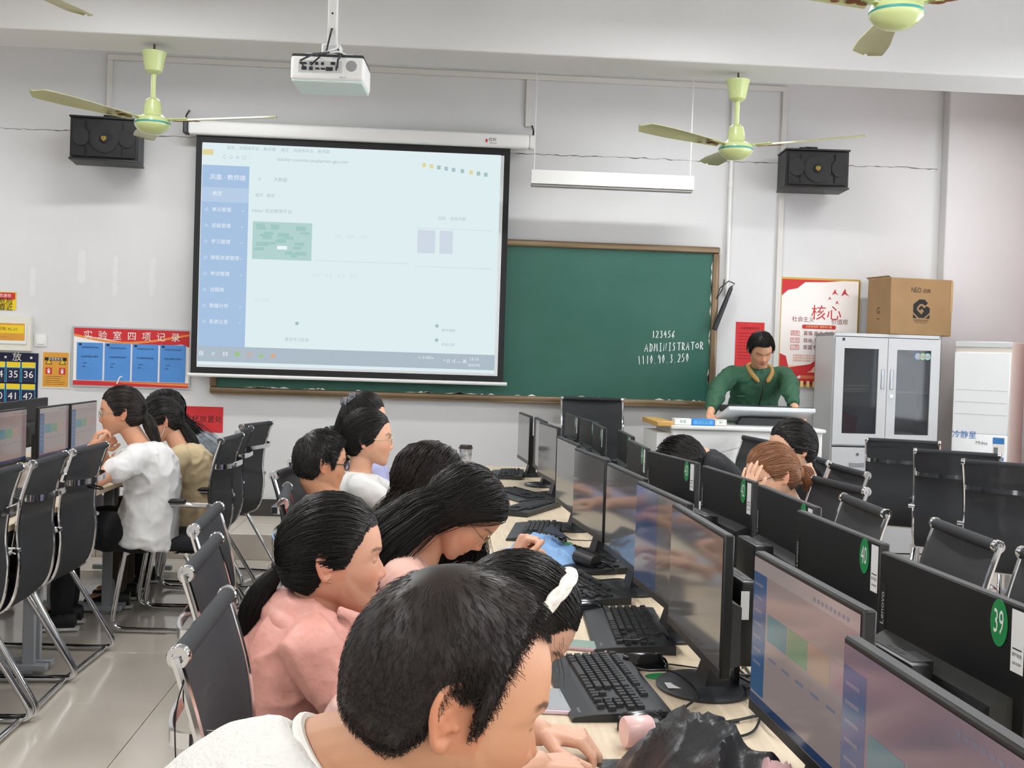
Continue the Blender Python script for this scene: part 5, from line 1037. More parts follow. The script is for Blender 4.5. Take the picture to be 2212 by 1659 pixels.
def hair_tied(par, HM, n, m, rnd, tie, tail=None, nt=0, tail_r=(.012, .03, .012), r=.0009, th=.012, K=10, style='w', part=None):
    u0 = scalp_roots(n, style, rnd); ut = unit(tie); q = np.linspace(0, 1, K); q = np.broadcast_to(q, (len(u0), K)); ub = np.broadcast_to(ut+rnd.normal(size=(len(u0), 3))*.05, (len(u0), 3)); ub = ub/np.linalg.norm(ub, axis=1, keepdims=True)
    U_ = slerp(u0[:, None, :]+0*q[..., None], ub[:, None, :]+0*q[..., None], q); fr_ = np.clip(hairline(u0*surf_r(u0)[:, None], style)/.02, .05, 1)
    lift = .002+(th+rnd.uniform(-.004, .004, len(u0))[:, None])*np.sin(np.clip(q*PI*.9+.25*fr_[:, None], 0, PI))**.6*np.maximum(fr_[:, None], q)
    S = surf_path(U_, HM, lift); V, F_ = strands_mesh(S, r*rnd.uniform(.8, 1.4, len(u0)), .8); ex = cap_grid(style, th*.6); parts = [(V, F_)]
    if tail is not None:
        q2 = np.linspace(0, 1, 14); c = path_at(tail, q2); a = rnd.uniform(0, 2*PI, nt); rad = np.sqrt(rnd.uniform(0, 1, nt)); prof = np.interp(q2, [0, .35, 1], tail_r); tn = np.gradient(c, axis=0); tn /= np.linalg.norm(tn, axis=1, keepdims=True)
        e1 = np.cross(tn, [0.2, .95, .1]); e1 /= np.linalg.norm(e1, axis=1, keepdims=True); e2 = np.cross(tn, e1); ln = rnd.uniform(.82, 1.04, nt)
        S2 = np.zeros((nt, 14, 3)); aa = a[:, None]+.5*np.sin(q2*3+a[:, None]); 
        cc = np.stack([path_at(tail, np.clip(q2*l, 0, 1)) for l in ln]); S2 = cc + (prof*rad[:, None])[..., None]*(np.cos(aa)[..., None]*e1+np.sin(aa)[..., None]*e2)
        V2, F2 = strands_mesh(S2, r*1.2*rnd.uniform(.8, 1.4, nt), .5); parts.append((V2, F2+len(V)))
    VV = np.concatenate([p[0] for p in parts]); FF = np.concatenate([p[1] for p in parts]); return mk_mesh('hair', VV, FF, m, par, extra=(xf(ex[0], HM), ex[1]))
def hair_loose(par, HM, n, m, rnd, guides, r=.001, th=.016, K=20, style='w', wave=0., wf=20., part=0., spread=.03, drop=-.15):
    # guides: {+1: polyline (world offsets), -1: polyline}; the strand slides over the head, then follows the guide
    u0 = scalp_roots(n, style, rnd); side = np.where(u0[:, 0]+rnd.normal(size=len(u0))*.02 > part, 1., -1.); back = np.clip(-u0[:, 1]+.25, 0, 1)
    ut = np.stack([side*(1-.55*back), -.12-.75*back+rnd.normal(size=len(u0))*.12, drop-.25*back+rnd.normal(size=len(u0))*.1], 1); ut /= np.linalg.norm(ut, axis=1, keepdims=True)
    K1 = K//2; q = np.broadcast_to(np.linspace(0, 1, K1), (len(u0), K1)); U_ = slerp(u0[:, None, :]+0*q[..., None], ut[:, None, :]+0*q[..., None], q)
    lift = .003+(th+rnd.uniform(-.006, .006, len(u0))[:, None])*np.clip(q*3+.3, 0, 1); S1 = surf_path(U_, HM, lift); q2 = np.linspace(0, 1, K-K1+1)[1:]; S2 = np.zeros((len(u0), K-K1, 3))
    for sd in (1., -1.):
        ix = np.where(side == sd)[0]
        if not len(ix): continue
        ln = rnd.uniform(.75, 1.02, len(ix)); g = np.stack([path_at(guides[sd], np.clip(q2*l, 0, 1)) for l in ln]); g0 = np.array(guides[sd][0]); e = S1[ix, -1]; c = e.mean(0)
        dev = (e-c); S2[ix] = c+ (g-g0) + dev[:, None, :]*(1+.1*q2[None, :, None]) + rnd.normal(size=(len(ix), 1, 3))*spread*q2[None, :, None]
    S = np.concatenate([S1, S2], 1)
    if wave: ph = rnd.uniform(0, 2*PI, len(u0)); qq = np.linspace(0, 1, K); S += wave*np.clip(qq*2-.5, 0, 1)[None, :, None]*np.stack([np.sin(qq*wf+ph[:, None]), np.cos(qq*wf+ph[:, None]), 0*qq+0*ph[:, None]], -1)
    V, F_ = strands_mesh(S, r*rnd.uniform(.8, 1.4, len(u0)), .45); ex = cap_grid(style, th*.6); return mk_mesh('hair', V, F_, m, par, extra=(xf(ex[0], HM), ex[1]))
# ------------------------------------------------------------------ body
def chain(k, P, R_, n=12):
    P = [Vector(p) for p in P]
    for i in range(len(P)): k.ball(P[i], R_[i], n)
    for i in range(len(P)-1):
        if (P[i+1]-P[i]).length > 1e-4: k.tube([P[i], P[i+1]], [R_[i], R_[i+1]], n)
def ellring(c, X, Y, a, b, n=24, e=2.3):
    out = []
    for j in range(n):
        t_ = 2*PI*j/n; cs, sn = math.cos(t_), math.sin(t_); out.append(Vector(c)+X*(a*math.copysign(abs(cs)**(2/e), cs))+Y*(b*math.copysign(abs(sn)**(2/e), sn)))
    return out
def hand(k, wrist, d, nrm, side=1, curl=.5, sc=1., thumb=.5, spread=1.):
    d = Vector(d).normalized(); nrm = Vector(nrm); nrm = (nrm-d*nrm.dot(d)).normalized(); l = d.cross(nrm)*side; w_ = Vector(wrist)
    kn = []
    for i in range(4):
        kp = w_+d*(.083-.005*abs(i-1))*sc+l*(.027-.0185*i)*sc*(.8+.2*spread); kn.append(kp); chain(k, [w_+d*.012*sc+l*(.016-.011*i)*sc, kp], [.0135*sc, .0105*sc], 8)
        L_ = (.070, .078, .073, .057)[i]*sc; dd = d+l*(.10-.07*i)*spread; dd.normalize(); p = kp; R_ = .0088*sc*(1 if i < 3 else .88)
        pts, rs = [p], [R_*1.08]
        ax = dd.cross(nrm).normalized()
        for j, fr_ in enumerate((.46, .3, .24)):
            dd = Matrix.Rotation(curl*(1.15, 1.3, .8)[j]*(1+.06*i), 3, ax) @ dd; p = p+dd*L_*fr_; pts.append(p); rs.append(R_*(1-.09*(j+1)))
        chain(k, pts, rs, 8)
    b = w_+d*.018*sc+l*.02*sc; t1 = (d*.62+l*.7+nrm*.35).normalized(); p1 = b+t1*.042*sc; t2 = (d*(.8)+l*(.35-.5*thumb)+nrm*.5*thumb).normalized(); p2 = p1+t2*.032*sc; p3 = p2+(t2+d*.1-l*.35*thumb).normalized()*.026*sc
    chain(k, [b, p1, p2, p3], [.0145*sc, .0115*sc, .0098*sc, .008*sc], 8)
def remesh(k, vox, smooth=3, fac=.5):
    me = bpy.data.meshes.new('tmp'); me.from_pydata(k.v, [], k.f); o = bpy.data.objects.new('tmp', me); COL.objects.link(o)
    r = o.modifiers.new('r', 'REMESH'); r.mode = 'VOXEL'; r.voxel_size = vox; r.adaptivity = 0
    if smooth: sm = o.modifiers.new('s', 'SMOOTH'); sm.factor = fac; sm.iterations = smooth
    dg = bpy.context.evaluated_depsgraph_get(); out = bpy.data.meshes.new_from_object(o.evaluated_get(dg)); bpy.data.objects.remove(o); bpy.data.meshes.remove(me); return out
def finish(me, name, m, par):
    me.name = name; me.materials.clear(); me.materials.append(m); me.polygons.foreach_set('use_smooth', [True]*len(me.polygons)); o = bpy.data.objects.new(name, me); COL.objects.link(o); o.parent = par; return o
def folds(me, amp, freq, seed, st=(1, 1, 1)):
    n = len(me.vertices); co = np.empty(n*3, np.float32); me.vertices.foreach_get('co', co); co = co.reshape(-1, 3); nr = np.empty(n*3, np.float32); me.vertices.foreach_get('normal', nr); nr = nr.reshape(-1, 3); d = np.empty(n, np.float32); off = Vector((seed*3.1, seed*1.7, seed))
    nz = noise.noise
    for i in range(n):
        p = Vector((co[i, 0]*st[0], co[i, 1]*st[1], co[i, 2]*st[2]))*freq+off; a = nz(p); w_ = nz(p*.5+off); b = nz(p*2.3+Vector((w_, a, 0)))
        d[i] = (max(0, 1-2.6*abs(a))**1.6-.25)*(.7+1.2*w_)+.35*b
    co += nr*(d*amp)[:, None]; me.vertices.foreach_set('co', co.reshape(-1)); me.update()
def skin_mat(tone): return mat('skin_'+tone[1:], tone, .48, attr=True, sss=.12, spec=.4, bump=.06, bscale=420)
def paint_skin(me, HMi, tone, lipc='#b5605a', brow=True, s=1., fem=True):
    n = len(me.vertices); co = np.empty(n*3, np.float32); me.vertices.foreach_get('co', co); q = xf(co.reshape(-1, 3), HMi); x, y, z = q[:, 0], q[:, 1], q[:, 2]; ax = np.abs(x); c = np.tile(np.array(lin(tone)[:3]), (n, 1)); near = (np.linalg.norm(q, axis=1) < .17)
    def mixc(mk, col, a): c[:] = c*(1-(mk*a)[:, None])+np.array(lin(col)[:3])*(mk*a)[:, None]
    red = tuple(np.clip(np.array([int(tone[i:i+2], 16) for i in (1, 3, 5)])*np.array([1.0, .80, .76])/255, 0, 1))
    mixc(near*(y > .04)*G(ax-.04, .022)*G(z+.022, .02), red, .45); mixc(near*(y > .08)*G(x, .014)*G(z+.022, .012), red, .45); mixc(near*(ax > .072)*G(z, .04)*(np.abs(y+.02) < .04), red, .5)
    lw = np.where(z > -.0557, .0215-.9*np.abs(z+.0557), .019-.8*np.abs(z+.0557)); mixc(near*(y > .074)*np.clip((lw-ax)/.003, 0, 1)*np.clip((z+.0675)/.002, 0, 1)*np.clip((-.0455-z)/.002, 0, 1), lipc, .75); mixc(near*(y > .074)*(ax < .022)*G(z+.0557, .0012), '#5a2a28', .7)
    if brow: bz = .0325+.004*np.clip((ax-.015)/.03, 0, 1)-.006*np.clip((ax-.045)/.012, 0, 1); mixc(near*(y > .05)*np.clip((ax-.012)/.004, 0, 1)*np.clip((.057-ax)/.006, 0, 1)*np.clip((.0045-np.abs(z-bz))/.002, 0, 1), '#2a201c', .8 if not fem else .7)
    mixc(near*(y > .05)*G(ax-.031, .015)*np.clip((.0016-np.abs(z-.0085-.02*(np.clip(ax-.02, 0, 1)-.011)**1))/.0008, 0, 1)*(ax < .047)*(ax > .016), '#1c1412', .85)
    mixc(near*(y > .06)*G(ax-.007, .0035)*G(z+.032, .0022), '#5a2f28', .6)
    a = me.color_attributes.new('Col', 'FLOAT_COLOR', 'POINT'); a.data.foreach_set('color', np.concatenate([c, np.ones((n, 1))], 1).astype(np.float32).reshape(-1))
m_gl = mat('glasses_lens', '#ffffff', .02, alpha=.12, spec=.6); m_gold = mat('thin_gold_metal', '#c9b08a', .25, metal=.9); m_blackf = mat('black_glasses_frame', '#151516', .3)
def glasses(par, HM, m, r=.0011, lens=(.023, .018)):
    k = MB(); g = MB()
    for s in (-1, 1):
        P = [(s*.031+lens[0]*math.cos(a)*(1+.0*s), .1005-abs(s*.031+lens[0]*math.cos(a))*.06, .008+lens[1]*math.sin(a)) for a in np.arange(0, 2*PI, PI/10)]; k.tube(P, r, 6, closed=True); g.add(P, [tuple(range(len(P)))])
        k.tube(bez([(s*(.031+lens[0]), .0975, .013), (s*.066, .085, .014), (s*.078, .03, .014), (s*.079, -.008, .012), (s*.078, -.022, -.004)], 4), r, 6)
    k.tube([(-.009, .1, .012), (0, .103, .015), (.009, .1, .012)], r, 6); o = k.build('glasses', m, par, M=None); 
    for me_ in (o.data,): me_.transform(HM)
    l = g.build('lens', m_gl, o, smooth=False); l.data.transform(HM); return o
PERSONS = []
def person(label, hpx, az, pitch, nb, pv, tone='#d9a98c', fem=True, s=1., roll=0., vox=.004, arms=None, shirt=None, sleeve=1., shirt_m=None, fold=.006, ff=9., pants=None, sw=None, hair=None, twist=0., bulk=1., legs=True, lipc='#b5605a', chest=None, legspec=None, seatz=None, shdrop=0.):
    """hpx: (px, py, depth) of the head centre; nb, pv: neck base and pelvis in world space"""
    H = PY(*hpx) if len(hpx) == 3 else Vector(hpx[0]); f = Vector((math.cos(az)*math.cos(pitch), math.sin(az)*math.cos(pitch), -math.sin(pitch))); r_ = Vector((math.sin(az), -math.cos(az), 0)); u = r_.cross(f)
    HM = fr(r_, f, u, H) @ RY(roll) @ Matrix.Diagonal((s, s, s, 1)); nb = Vector(nb); pv = Vector(pv)
    az2 = az+twist; lat = Vector((math.sin(az2), -math.cos(az2), 0)); fw_ = Vector((math.cos(az2), math.sin(az2), 0))
    root = thing('person', label, 'person', (pv.x, pv.y, seatz or 0)); Ti = T(-root.location.x, -root.location.y, -root.location.z); HMl = Ti @ HM
    Lc = lambda p: Ti @ Vector(p)
    sw = sw or (.165 if fem else .19); b = bulk*(1. if fem else 1.1)
    # spine
    up = (nb-pv); mid = pv+up*.5-fw_*.02 if chest is None else Vector(chest); sp = bez([pv, mid, nb], 8); n = len(sp); Lr, Ls, cores = [], [], []
    for i, p in enumerate(sp):
        t_ = i/(n-1); tg = (sp[min(n-1, i+1)]-sp[max(0, i-1)]).normalized(); dep = lat.cross(tg).normalized()
        a = np.interp(t_, [0, .2, .42, .68, .84, .93, 1], [.17, .164, .150, .162, .158, .118, .076])*b; d_ = np.interp(t_, [0, .2, .42, .68, .84, .93, 1], [.13, .124, .112, .12, .104, .085, .072])*b
        Ls.append(ellring(Lc(p), lat, dep, a, d_)); cores.append(ellring(Lc(p), lat, dep, a*.8*(1-.12*t_), d_*.78*(1-.12*t_)))
    upd = (sp[-1]-sp[-4]).normalized(); shc = nb-upd*.055-Vector((0, 0, shdrop))
    body = MB(); hv, hf = head_mesh(fem); body.add(hv, hf, 0, HMl)
    for e in (1, -1): body.ball((e*.031, .0715, .0125), (.0165, .0125, .0105), 14, M=HMl)
    for e in (1, -1): ek = ear(e); body.add(ek.v, ek.f, 0, HMl)
    nk0 = HMl @ Vector((0, -.022, -.055)); nk1 = Lc(nb); nr_ = (.050 if fem else .058)*s; body.tube(bez([HMl @ Vector((0, -.015, -.01)), nk0, nk1-upd*.0, nk1-upd*.06], 5), [nr_*.95]*5+[nr_*.97]*5+[nr_*1.04]*6, 20)
    body.loft(cores)
    cloth = MB(); cloth.loft([[Vector(p)+(Lc(pv)-Vector(p))*-.03-(sp[1]-sp[0]).normalized()*.06 for p in Ls[0]]]+Ls)
    dfl = {}
    for sd in (1, -1):
        S_ = shc+lat*sd*sw; sp_ = (arms or {}).get(sd, {})
        E = Vector(sp_.get('elbow', S_+Vector((0, 0, -.24))+fw_*.14)); Wr = Vector(sp_.get('wrist', Vector((E.x, E.y, max(.79, E.z-.02)))+fw_*.2-lat*sd*.05)); am = 1. if fem else 1.12
        chain(body, [Lc(S_), Lc(S_*.45+E*.55), Lc(E)], [.045*b, .040*am, .035*am]); chain(body, [Lc(E), Lc(E*.6+Wr*.4), Lc(Wr)], [.035*am, .034*am, .024*am])
        hd = Vector(sp_.get('dir', (Wr-E).normalized()*.7+fw_*.5)); hn = Vector(sp_.get('palm', (0, 0, -1))); hand(body, Lc(Wr), hd, hn, sd if sp_.get('flip', 1) > 0 else -sd, sp_.get('curl', .35), (1. if fem else 1.1)*sp_.get('hs', 1.), sp_.get('thumb', .5), sp_.get('spread', 1.))
        chain(cloth, [Lc(S_-lat*sd*.05-upd*.0), Lc(S_)], [.062*b, .058*b])
        if sleeve <= .6: q = sleeve/.5; chain(cloth, [Lc(S_), Lc(S_.lerp(E, min(1, q)))], [.058*b, .056*am*b])
        else:
            chain(cloth, [Lc(S_), Lc(S_*.5+E*.5), Lc(E)], [.060*b, .056*am*b, .053*am*b]); q = (sleeve-.5)/.5; chain(cloth, [Lc(E), Lc(E.lerp(Wr, q*.5)), Lc(E.lerp(Wr, q))], [.053*am*b, .05*am*b, .042*am])
    pm = MB(); hz = pv
    if legs:
        for sd in (1, -1):
            lg = (legspec or {}).get(sd, {}); hip = hz+lat*sd*.085; kn = Vector(lg.get('knee', hip+fw_*.42+lat*sd*.03+Vector((0, 0, .0)))); kn.z = kn.z if 'knee' in lg else .53+root.location.z; an = Vector(lg.get('ankle', (kn.x-fw_.x*.02, kn.y-fw_.y*.02, .11+root.location.z)))
            chain(body, [Lc(hip), Lc(kn), Lc(an)], [.065, .045, .034]); ft = an+fw_*.13+Vector((0, 0, -.055)); chain(body, [Lc(an), Lc(an+Vector((0, 0, -.06))), Lc(ft)], [.034, .034, .028])
            chain(pm, [Lc(hz), Lc(hip), Lc(hip.lerp(kn, .5)), Lc(kn)], [.095, .098, .086*b, .07]); chain(pm, [Lc(kn), Lc(kn.lerp(an, .5)), Lc(an+Vector((0, 0, .02)))], [.07, .064, .054])
            sh = MB(); sh.loft([ellring(Lc(an+fw_*x_+Vector((0, 0, z_-an.z+root.location.z))), lat, Vector((0, 0, 1)), w_, h_, 14) for x_, w_, z_, h_ in ((-.07, .03, .05, .045), (-.03, .04, .055, .052), (.05, .044, .045, .042), (.12, .046, .036, .033), (.17, .034, .03, .026))]); so = sh.build('shoe', mat('black_shoe', '#1b1b1d', .5), root)
            k2 = MB(); k2.loft([ellring(Lc(an+fw_*x_+Vector((0, 0, .012-an.z+root.location.z))), lat, Vector((0, 0, 1)), w_, .0115, 14) for x_, w_ in ((-.085, .03), (-.03, .045), (.05, .048), (.13, .05), (.18, .035))]); k2.build('sole', mat('white_sole', '#e6e6e4', .6), so)
    me = remesh(body, vox, 1, .4); HMi = HMl.inverted(); paint_skin(me, HMi, tone, lipc, True, s, fem); bo = finish(me, 'body', skin_mat(tone), root)
    if shirt: shirt(cloth, Lc, nb, upd, lat, fw_, sp, HMl)
    cm = remesh(cloth, max(vox*1.5, .0055), 14, .5); folds(cm, fold, ff, len(PERSONS)+1.3); folds(cm, fold*.4, ff*2.3, len(PERSONS)+7.7); finish(cm, 'shirt', shirt_m or m_paper, root)
    if legs: qm = remesh(pm, .010, 4); folds(qm, .006, 8., len(PERSONS)+4.3); finish(qm, 'trousers', pants or mat('black_trousers', '#131419', .85), root)
    PERSONS.append(root); return root, HMl, Lc, HM
# ================================================================== the people
RG = lambda s: np.random.default_rng(s)
D = math.radians
def cloth_mat(n, col, rough=.85, bump=.25, bscale=350, **k): return mat(n, col, rough, bump=bump, bscale=bscale, **k)
def loc(M, *p): return M @ Vector(p)
def torus_lumpy(k, c, ax, R_, r, seed, n=22):
    ax = Vector(ax).normalized(); u = ax.orthogonal().normalized(); v = ax.cross(u); rnd = random.Random(seed); P, rs = [], []
    for i in range(n): a = 2*PI*i/n; P.append(Vector(c)+(u*math.cos(a)+v*math.sin(a))*R_*rnd.uniform(.9, 1.1)+ax*rnd.uniform(-.3, .3)*r); rs.append(r*rnd.uniform(.75, 1.25))
    k.tube(P, rs, 8, closed=True)
# --- near man in the white crinkled tee
m_tee1 = mat('white_crinkle_tee', '#d9d7d2', .9, bump=.9, bscale=130, bstretch=(1, 1, 2.5))
P1, HM, Lc, HW = person('man in a white crinkled tee bending over the desk beside the headband woman', (964, 1520, 1.16), D(14), D(20), (-.085, 1.17, 1.03), (-.42, 1.22, .54), '#c4906f', False, 1.0, vox=.0026, shirt_m=m_tee1, fold=.004, ff=7., sleeve=.42, sw=.185, shdrop=.055, chest=(-.28, 1.2, .80),
    arms={1: dict(elbow=(.08, .98, .80), wrist=(.30, 1.05, .80)), -1: dict(elbow=(.08, 1.42, .80), wrist=(.28, 1.36, .80))}, lipc='#a5625a', pants=cloth_mat('dark_trousers', '#23252b'))
hair_short(P1, HM, 1.0, 9000, m_hair_b, 'near', RG(1), (0.05, -.42, .88), .036, .00045, .6, .014, 7)
k = MB(); rr = [loc(HM, .0, -.03, -.075)]; 
k.tube([Lc((-.084, 1.17, 1.027))+Vector((.044*math.sin(a), .069*math.cos(a), -.050*math.sin(a))) for a in np.arange(0, 2*PI, PI/14)], .0065, 8, closed=True); k.build('collar', mat('white_rib_collar', '#e9e6df', .9), P1)
# --- woman with braided headband
m_pinktee = cloth_mat('pale_pink_tee', '#e5b9ae')
P2, HM, Lc, HW = person('woman with a white braided headband looking down at her hands', (1098, 1360, 1.92), D(-4), D(42), (-.02, 1.93, .90), (-.16, 1.98, .49), '#dcae95', True, .98, vox=.0034, shirt_m=m_pinktee, sleeve=.4,
    arms={1: dict(elbow=(.06, 1.80, .79), wrist=(.185, 1.88, .785), dir=(.8, .35, -.1), palm=(.2, .2, -1), curl=.8, thumb=.7, hs=.92), -1: dict(elbow=(.05, 2.1, .80), wrist=(.2, 2.03, .79), curl=.6)})
hair_tied(P2, HM, 5200, m_hair, RG(2), (0, -.9, -.35), [HM @ Vector((0, -.11, -.04)), HM @ Vector((0, -.13, -.08)), HM @ Vector((0, -.11, -.15))], 500, (.02, .03, .02), .0007, .012)
k = MB()
for ph in range(3):
    P = []
    for i in range(61):
        a = -1.35+2.7*i/60; u_ = np.array([[math.sin(a), .08, math.cos(a)*.95]]); u_ /= np.linalg.norm(u_); p = u_[0]*(surf_r(u_)[0]+.018+.0028*math.cos(2*(i*.36+ph*2.094))); P.append(HM @ Vector((p[0], p[1]+.0062*math.sin(i*.36+ph*2.094), p[2])))
    k.tube(P, .0068, 8)
k.build('braided_headband', mat('cream_braid', '#ece6dc', .85, bump=.4, bscale=300), P2)
# loose strands by the face
S = []; rg = RG(22)
for i in range(16):
    p0 = np.array([.055+rg.uniform(-.012, .01), .062+rg.uniform(-.02, .012), .05+rg.uniform(-.02, .02)]); S.append([tuple(HM @ Vector(p0))])
    b0 = Vector(S[-1][0])
    S[-1] = [b0+Vector((.012*q+rg.normal()*.002, rg.normal()*.002-.004*q, -.07*q*rg.uniform(.6, 1.1))) for q in np.linspace(0, 1, 8)]
V, F_ = strands_mesh(np.array([[tuple(p) for p in s] for s in S]), .0003); mk_mesh('loose_strands', V, F_, m_hair, P2)
# --- woman in pink jacket with ponytail
m_pinkj = mat('pink_jacket_nylon', '#e2a396', .5, bump=.9, bscale=38, var=.16, vscale=10)
def hood(c, Lc_, nb, upd, lat, fw, sp, HMl):
    for i in range(19):
        a = PI*(.02+.96*i/18); p = Vector(nb)+lat*(.092*math.cos(a))-fw*(.095*math.sin(a)-.035)+Vector((0, 0, .002+.012*math.sin(a))); c.ball(Lc_(p), (.022+.012*math.sin(a)), 10); c.ball(Lc_(p+Vector((0, 0, -.04))), .04, 10)
    for i in range(8): p = Vector(nb)-fw*(.075)+lat*(-.07+.02*i)+Vector((0, 0, -.10)); c.ball(Lc_(p), .044, 10)
n3 = PY(676, 1318, 2.56)
P3, HM, Lc, HW = person('woman in a pink jacket with a long black ponytail facing the monitors', (720, 1212, 2.55), D(10), D(3), n3, (-.27, 2.63, .45), '#cf9c82', True, 1.07, vox=.0034, shirt_m=m_pinkj, shirt=hood, sleeve=1., fold=.008, ff=8., bulk=1.08,
    arms={1: dict(elbow=(-.14, 2.40, .70), wrist=(.1, 2.42, .77)), -1: dict(elbow=(-.1, 2.85, .74), wrist=(.12, 2.76, .79))}, chest=(-.31, 2.6, .68))
q = [PY(x, y, 2.56) for x, y in ((604, 1228), (575, 1262), (545, 1320), (523, 1395), (517, 1480))]
hair_tied(P3, HM, 6500, m_hair, RG(3), (0, -1, -.16), [Lc(p) for p in q], 1900, (.014, .031, .014), .0008, .014)
k = MB(); torus_lumpy(k, Lc(q[0]), q[1]-q[0], .014, .0055, 5); k.build('hair_tie', m_ink, P3); k = MB(); k.ball(loc(HM, .083, -.012, -.028), .0028, 8); k.build('earring', m_gold, P3)
k = MB(); nn = Vector(n3); k.tube([Lc(nn+Vector((-.11*math.sin(a)+.035, -.125*math.cos(a), .0+.028*math.sin(a)-.035))) for a in np.linspace(-.1, PI+.1, 22)], [.014+.024*math.sin(PI*i/21) for i in range(22)], 12); k.build('hood', m_pinkj, P3)
k = MB(); h0 = Lc(PY(632, 1372, 2.45)); k.tube(bez([h0+Vector((-.005, 0, -.03)), h0+Vector((-.02, -.004, 0)), h0+Vector((-.012, -.004, .012)), h0+Vector((.004, -.004, -.012)), h0+Vector((.012, 0, -.035))], 5), .0016, 6); k.build('drawcord', mat('pink_cord', '#c88a7a', .7), P3)
# --- woman with long black hair and gold glasses
n4 = PY(912, 1195, 3.22)
P4, HM, Lc, HW = person('woman with long straight black hair and thin gold glasses bowing over the desk', (995, 1108, 3.2), D(-6), D(50), n4, (-.32, 3.15, .48), '#dcaa8f', True, 1.03, vox=.004, shirt_m=cloth_mat('pink_blouse', '#e4b7aa', .7), sleeve=.45, fold=.007,
    arms={1: dict(elbow=(.02, 2.98, .76), wrist=(.16, 3.1, .79)), -1: dict(elbow=(.12, 3.5, .78), wrist=PY(1108, 1212, 3.42), dir=(.35, .0, .75), palm=(.8, .2, -.3), curl=1.1, thumb=.9)})
hair_loose(P4, HM, 5200, m_hair, RG(4), {1.: [(0, 0, 0), (-.06, .0, -.02), (-.15, -.02, -.09), (-.22, -.02, -.19), (-.26, -.02, -.26)], -1.: [(0, 0, 0), (.05, 0, -.06), (.05, 0, -.13), (.03, 0, -.2)]}, .001, .014, 20, drop=-.1, spread=.018)
glasses(P4, HM, m_gold)
# --- woman with wavy dark hair
n5 = PY(880, 1130, 3.75)
P5, HM, Lc, HW = person('woman with wavy dark brown hair and a pearl earring behind the pink blouse woman', (925, 1045, 3.72), D(-2), D(18), n5, (-.22, 3.8, .48), '#d9a98c', True, .99, vox=.0045, shirt_m=cloth_mat('pale_blue_shirt', '#c9d2de', .8), sleeve=.9)
hair_loose(P5, HM, 4800, m_hair_b, RG(5), {1.: [(0, 0, 0), (-.05, -.02, -.10), (-.09, -.02, -.22), (-.12, -.02, -.34)], -1.: [(0, 0, 0), (-.02, .02, -.10), (-.08, .02, -.24)]}, .0013, .022, 22, wave=.012, wf=22, drop=-.35, spread=.03)
k = MB(); k.ball(loc(HM, .088, -.008, -.032), .007, 8); k.build('earring', mat('pearl', '#e8e2d8', .2), P5); glasses(P5, HM, m_gold)
# --- man with black glasses
n6 = PY(712, 1082, 4.52)
P6, HM, Lc, HW = person('man with short black hair and black glasses leaning back in a mesh chair', (693, 1005, 4.5), D(28), D(6), n6, (-.28, 4.55, .48), '#c58e6d', False, .97, vox=.005, shirt_m=cloth_mat('white_shirt_b', '#d9d9d6'), sleeve=.5)
hair_short(P6, HM, 1.02, 3600, m_hair, 'man', RG(6), (0, -.5, .85), .035, .0014, 1.2, .014); glasses(P6, HM, m_blackf, .002)
# --- woman in white tee with beige scrunchie
n7 = PY(778, 1020, 5.1)
P7, HM, Lc, HW = person('woman in a white tee with a beige scrunchie watching the screen', (795, 952, 5.1), D(6), D(2), n7, (-.33, 5.15, .47), '#d8a588', True, 1.03, vox=.0055, shirt_m=cloth_mat('white_tee_b', '#d8d7d5'), sleeve=.3, bulk=1.05,
    arms={1: dict(elbow=PY(842, 1090, 4.95), wrist=PY(808, 1140, 4.9)), -1: dict(elbow=(-.15, 5.4, .78), wrist=(.1, 5.35, .79))})
ti = [Lc(PY(x, y, 5.1)) for x, y in ((752, 972), (738, 985), (730, 1010), (735, 1030))]
hair_tied(P7, HM, 3000, m_hair, RG(7), (0, -.85, -.5), ti, 500, (.03, .035, .01), .0016, .013); k = MB(); torus_lumpy(k, ti[0], Vector((-1, 0, -.6)), .027, .018, 8, 16); k.build('scrunchie', mat('beige_scrunchie', '#cfb7a2', .85, bump=.4, bscale=160), P7); glasses(P7, HM, m_gold, .0015)
# --- woman with polka dot scrunchie
n8 = PY(795, 985, 5.75)
P8, HM, Lc, HW = person('woman with a high bun and dark polka dot scrunchie in a lilac top', (788, 912, 5.75), D(8), D(4), n8, (-.3, 5.85, .47), '#d8a588', True, 1.03, vox=.006, shirt_m=cloth_mat('lilac_top', '#aeb0d6'), sleeve=.9)
bn = loc(HM, 0, -.085, .10); hair_tied(P8, HM, 2600, m_hair, RG(8), (0, -.65, .76), [bn, bn+Vector((-.02, 0, -.06)), bn+Vector((-.06, 0, -.22)), bn+Vector((-.07, .02, -.36))], 500, (.02, .03, .02), .0018, .016)
k = MB(); torus_lumpy(k, bn, (-.6, 0, .8), .032, .02, 11, 16); k.build('scrunchie', mat('polka_scrunchie', '#1d1d26', .85, var=.4, vcol='#d8d8e0', vscale=110), P8)
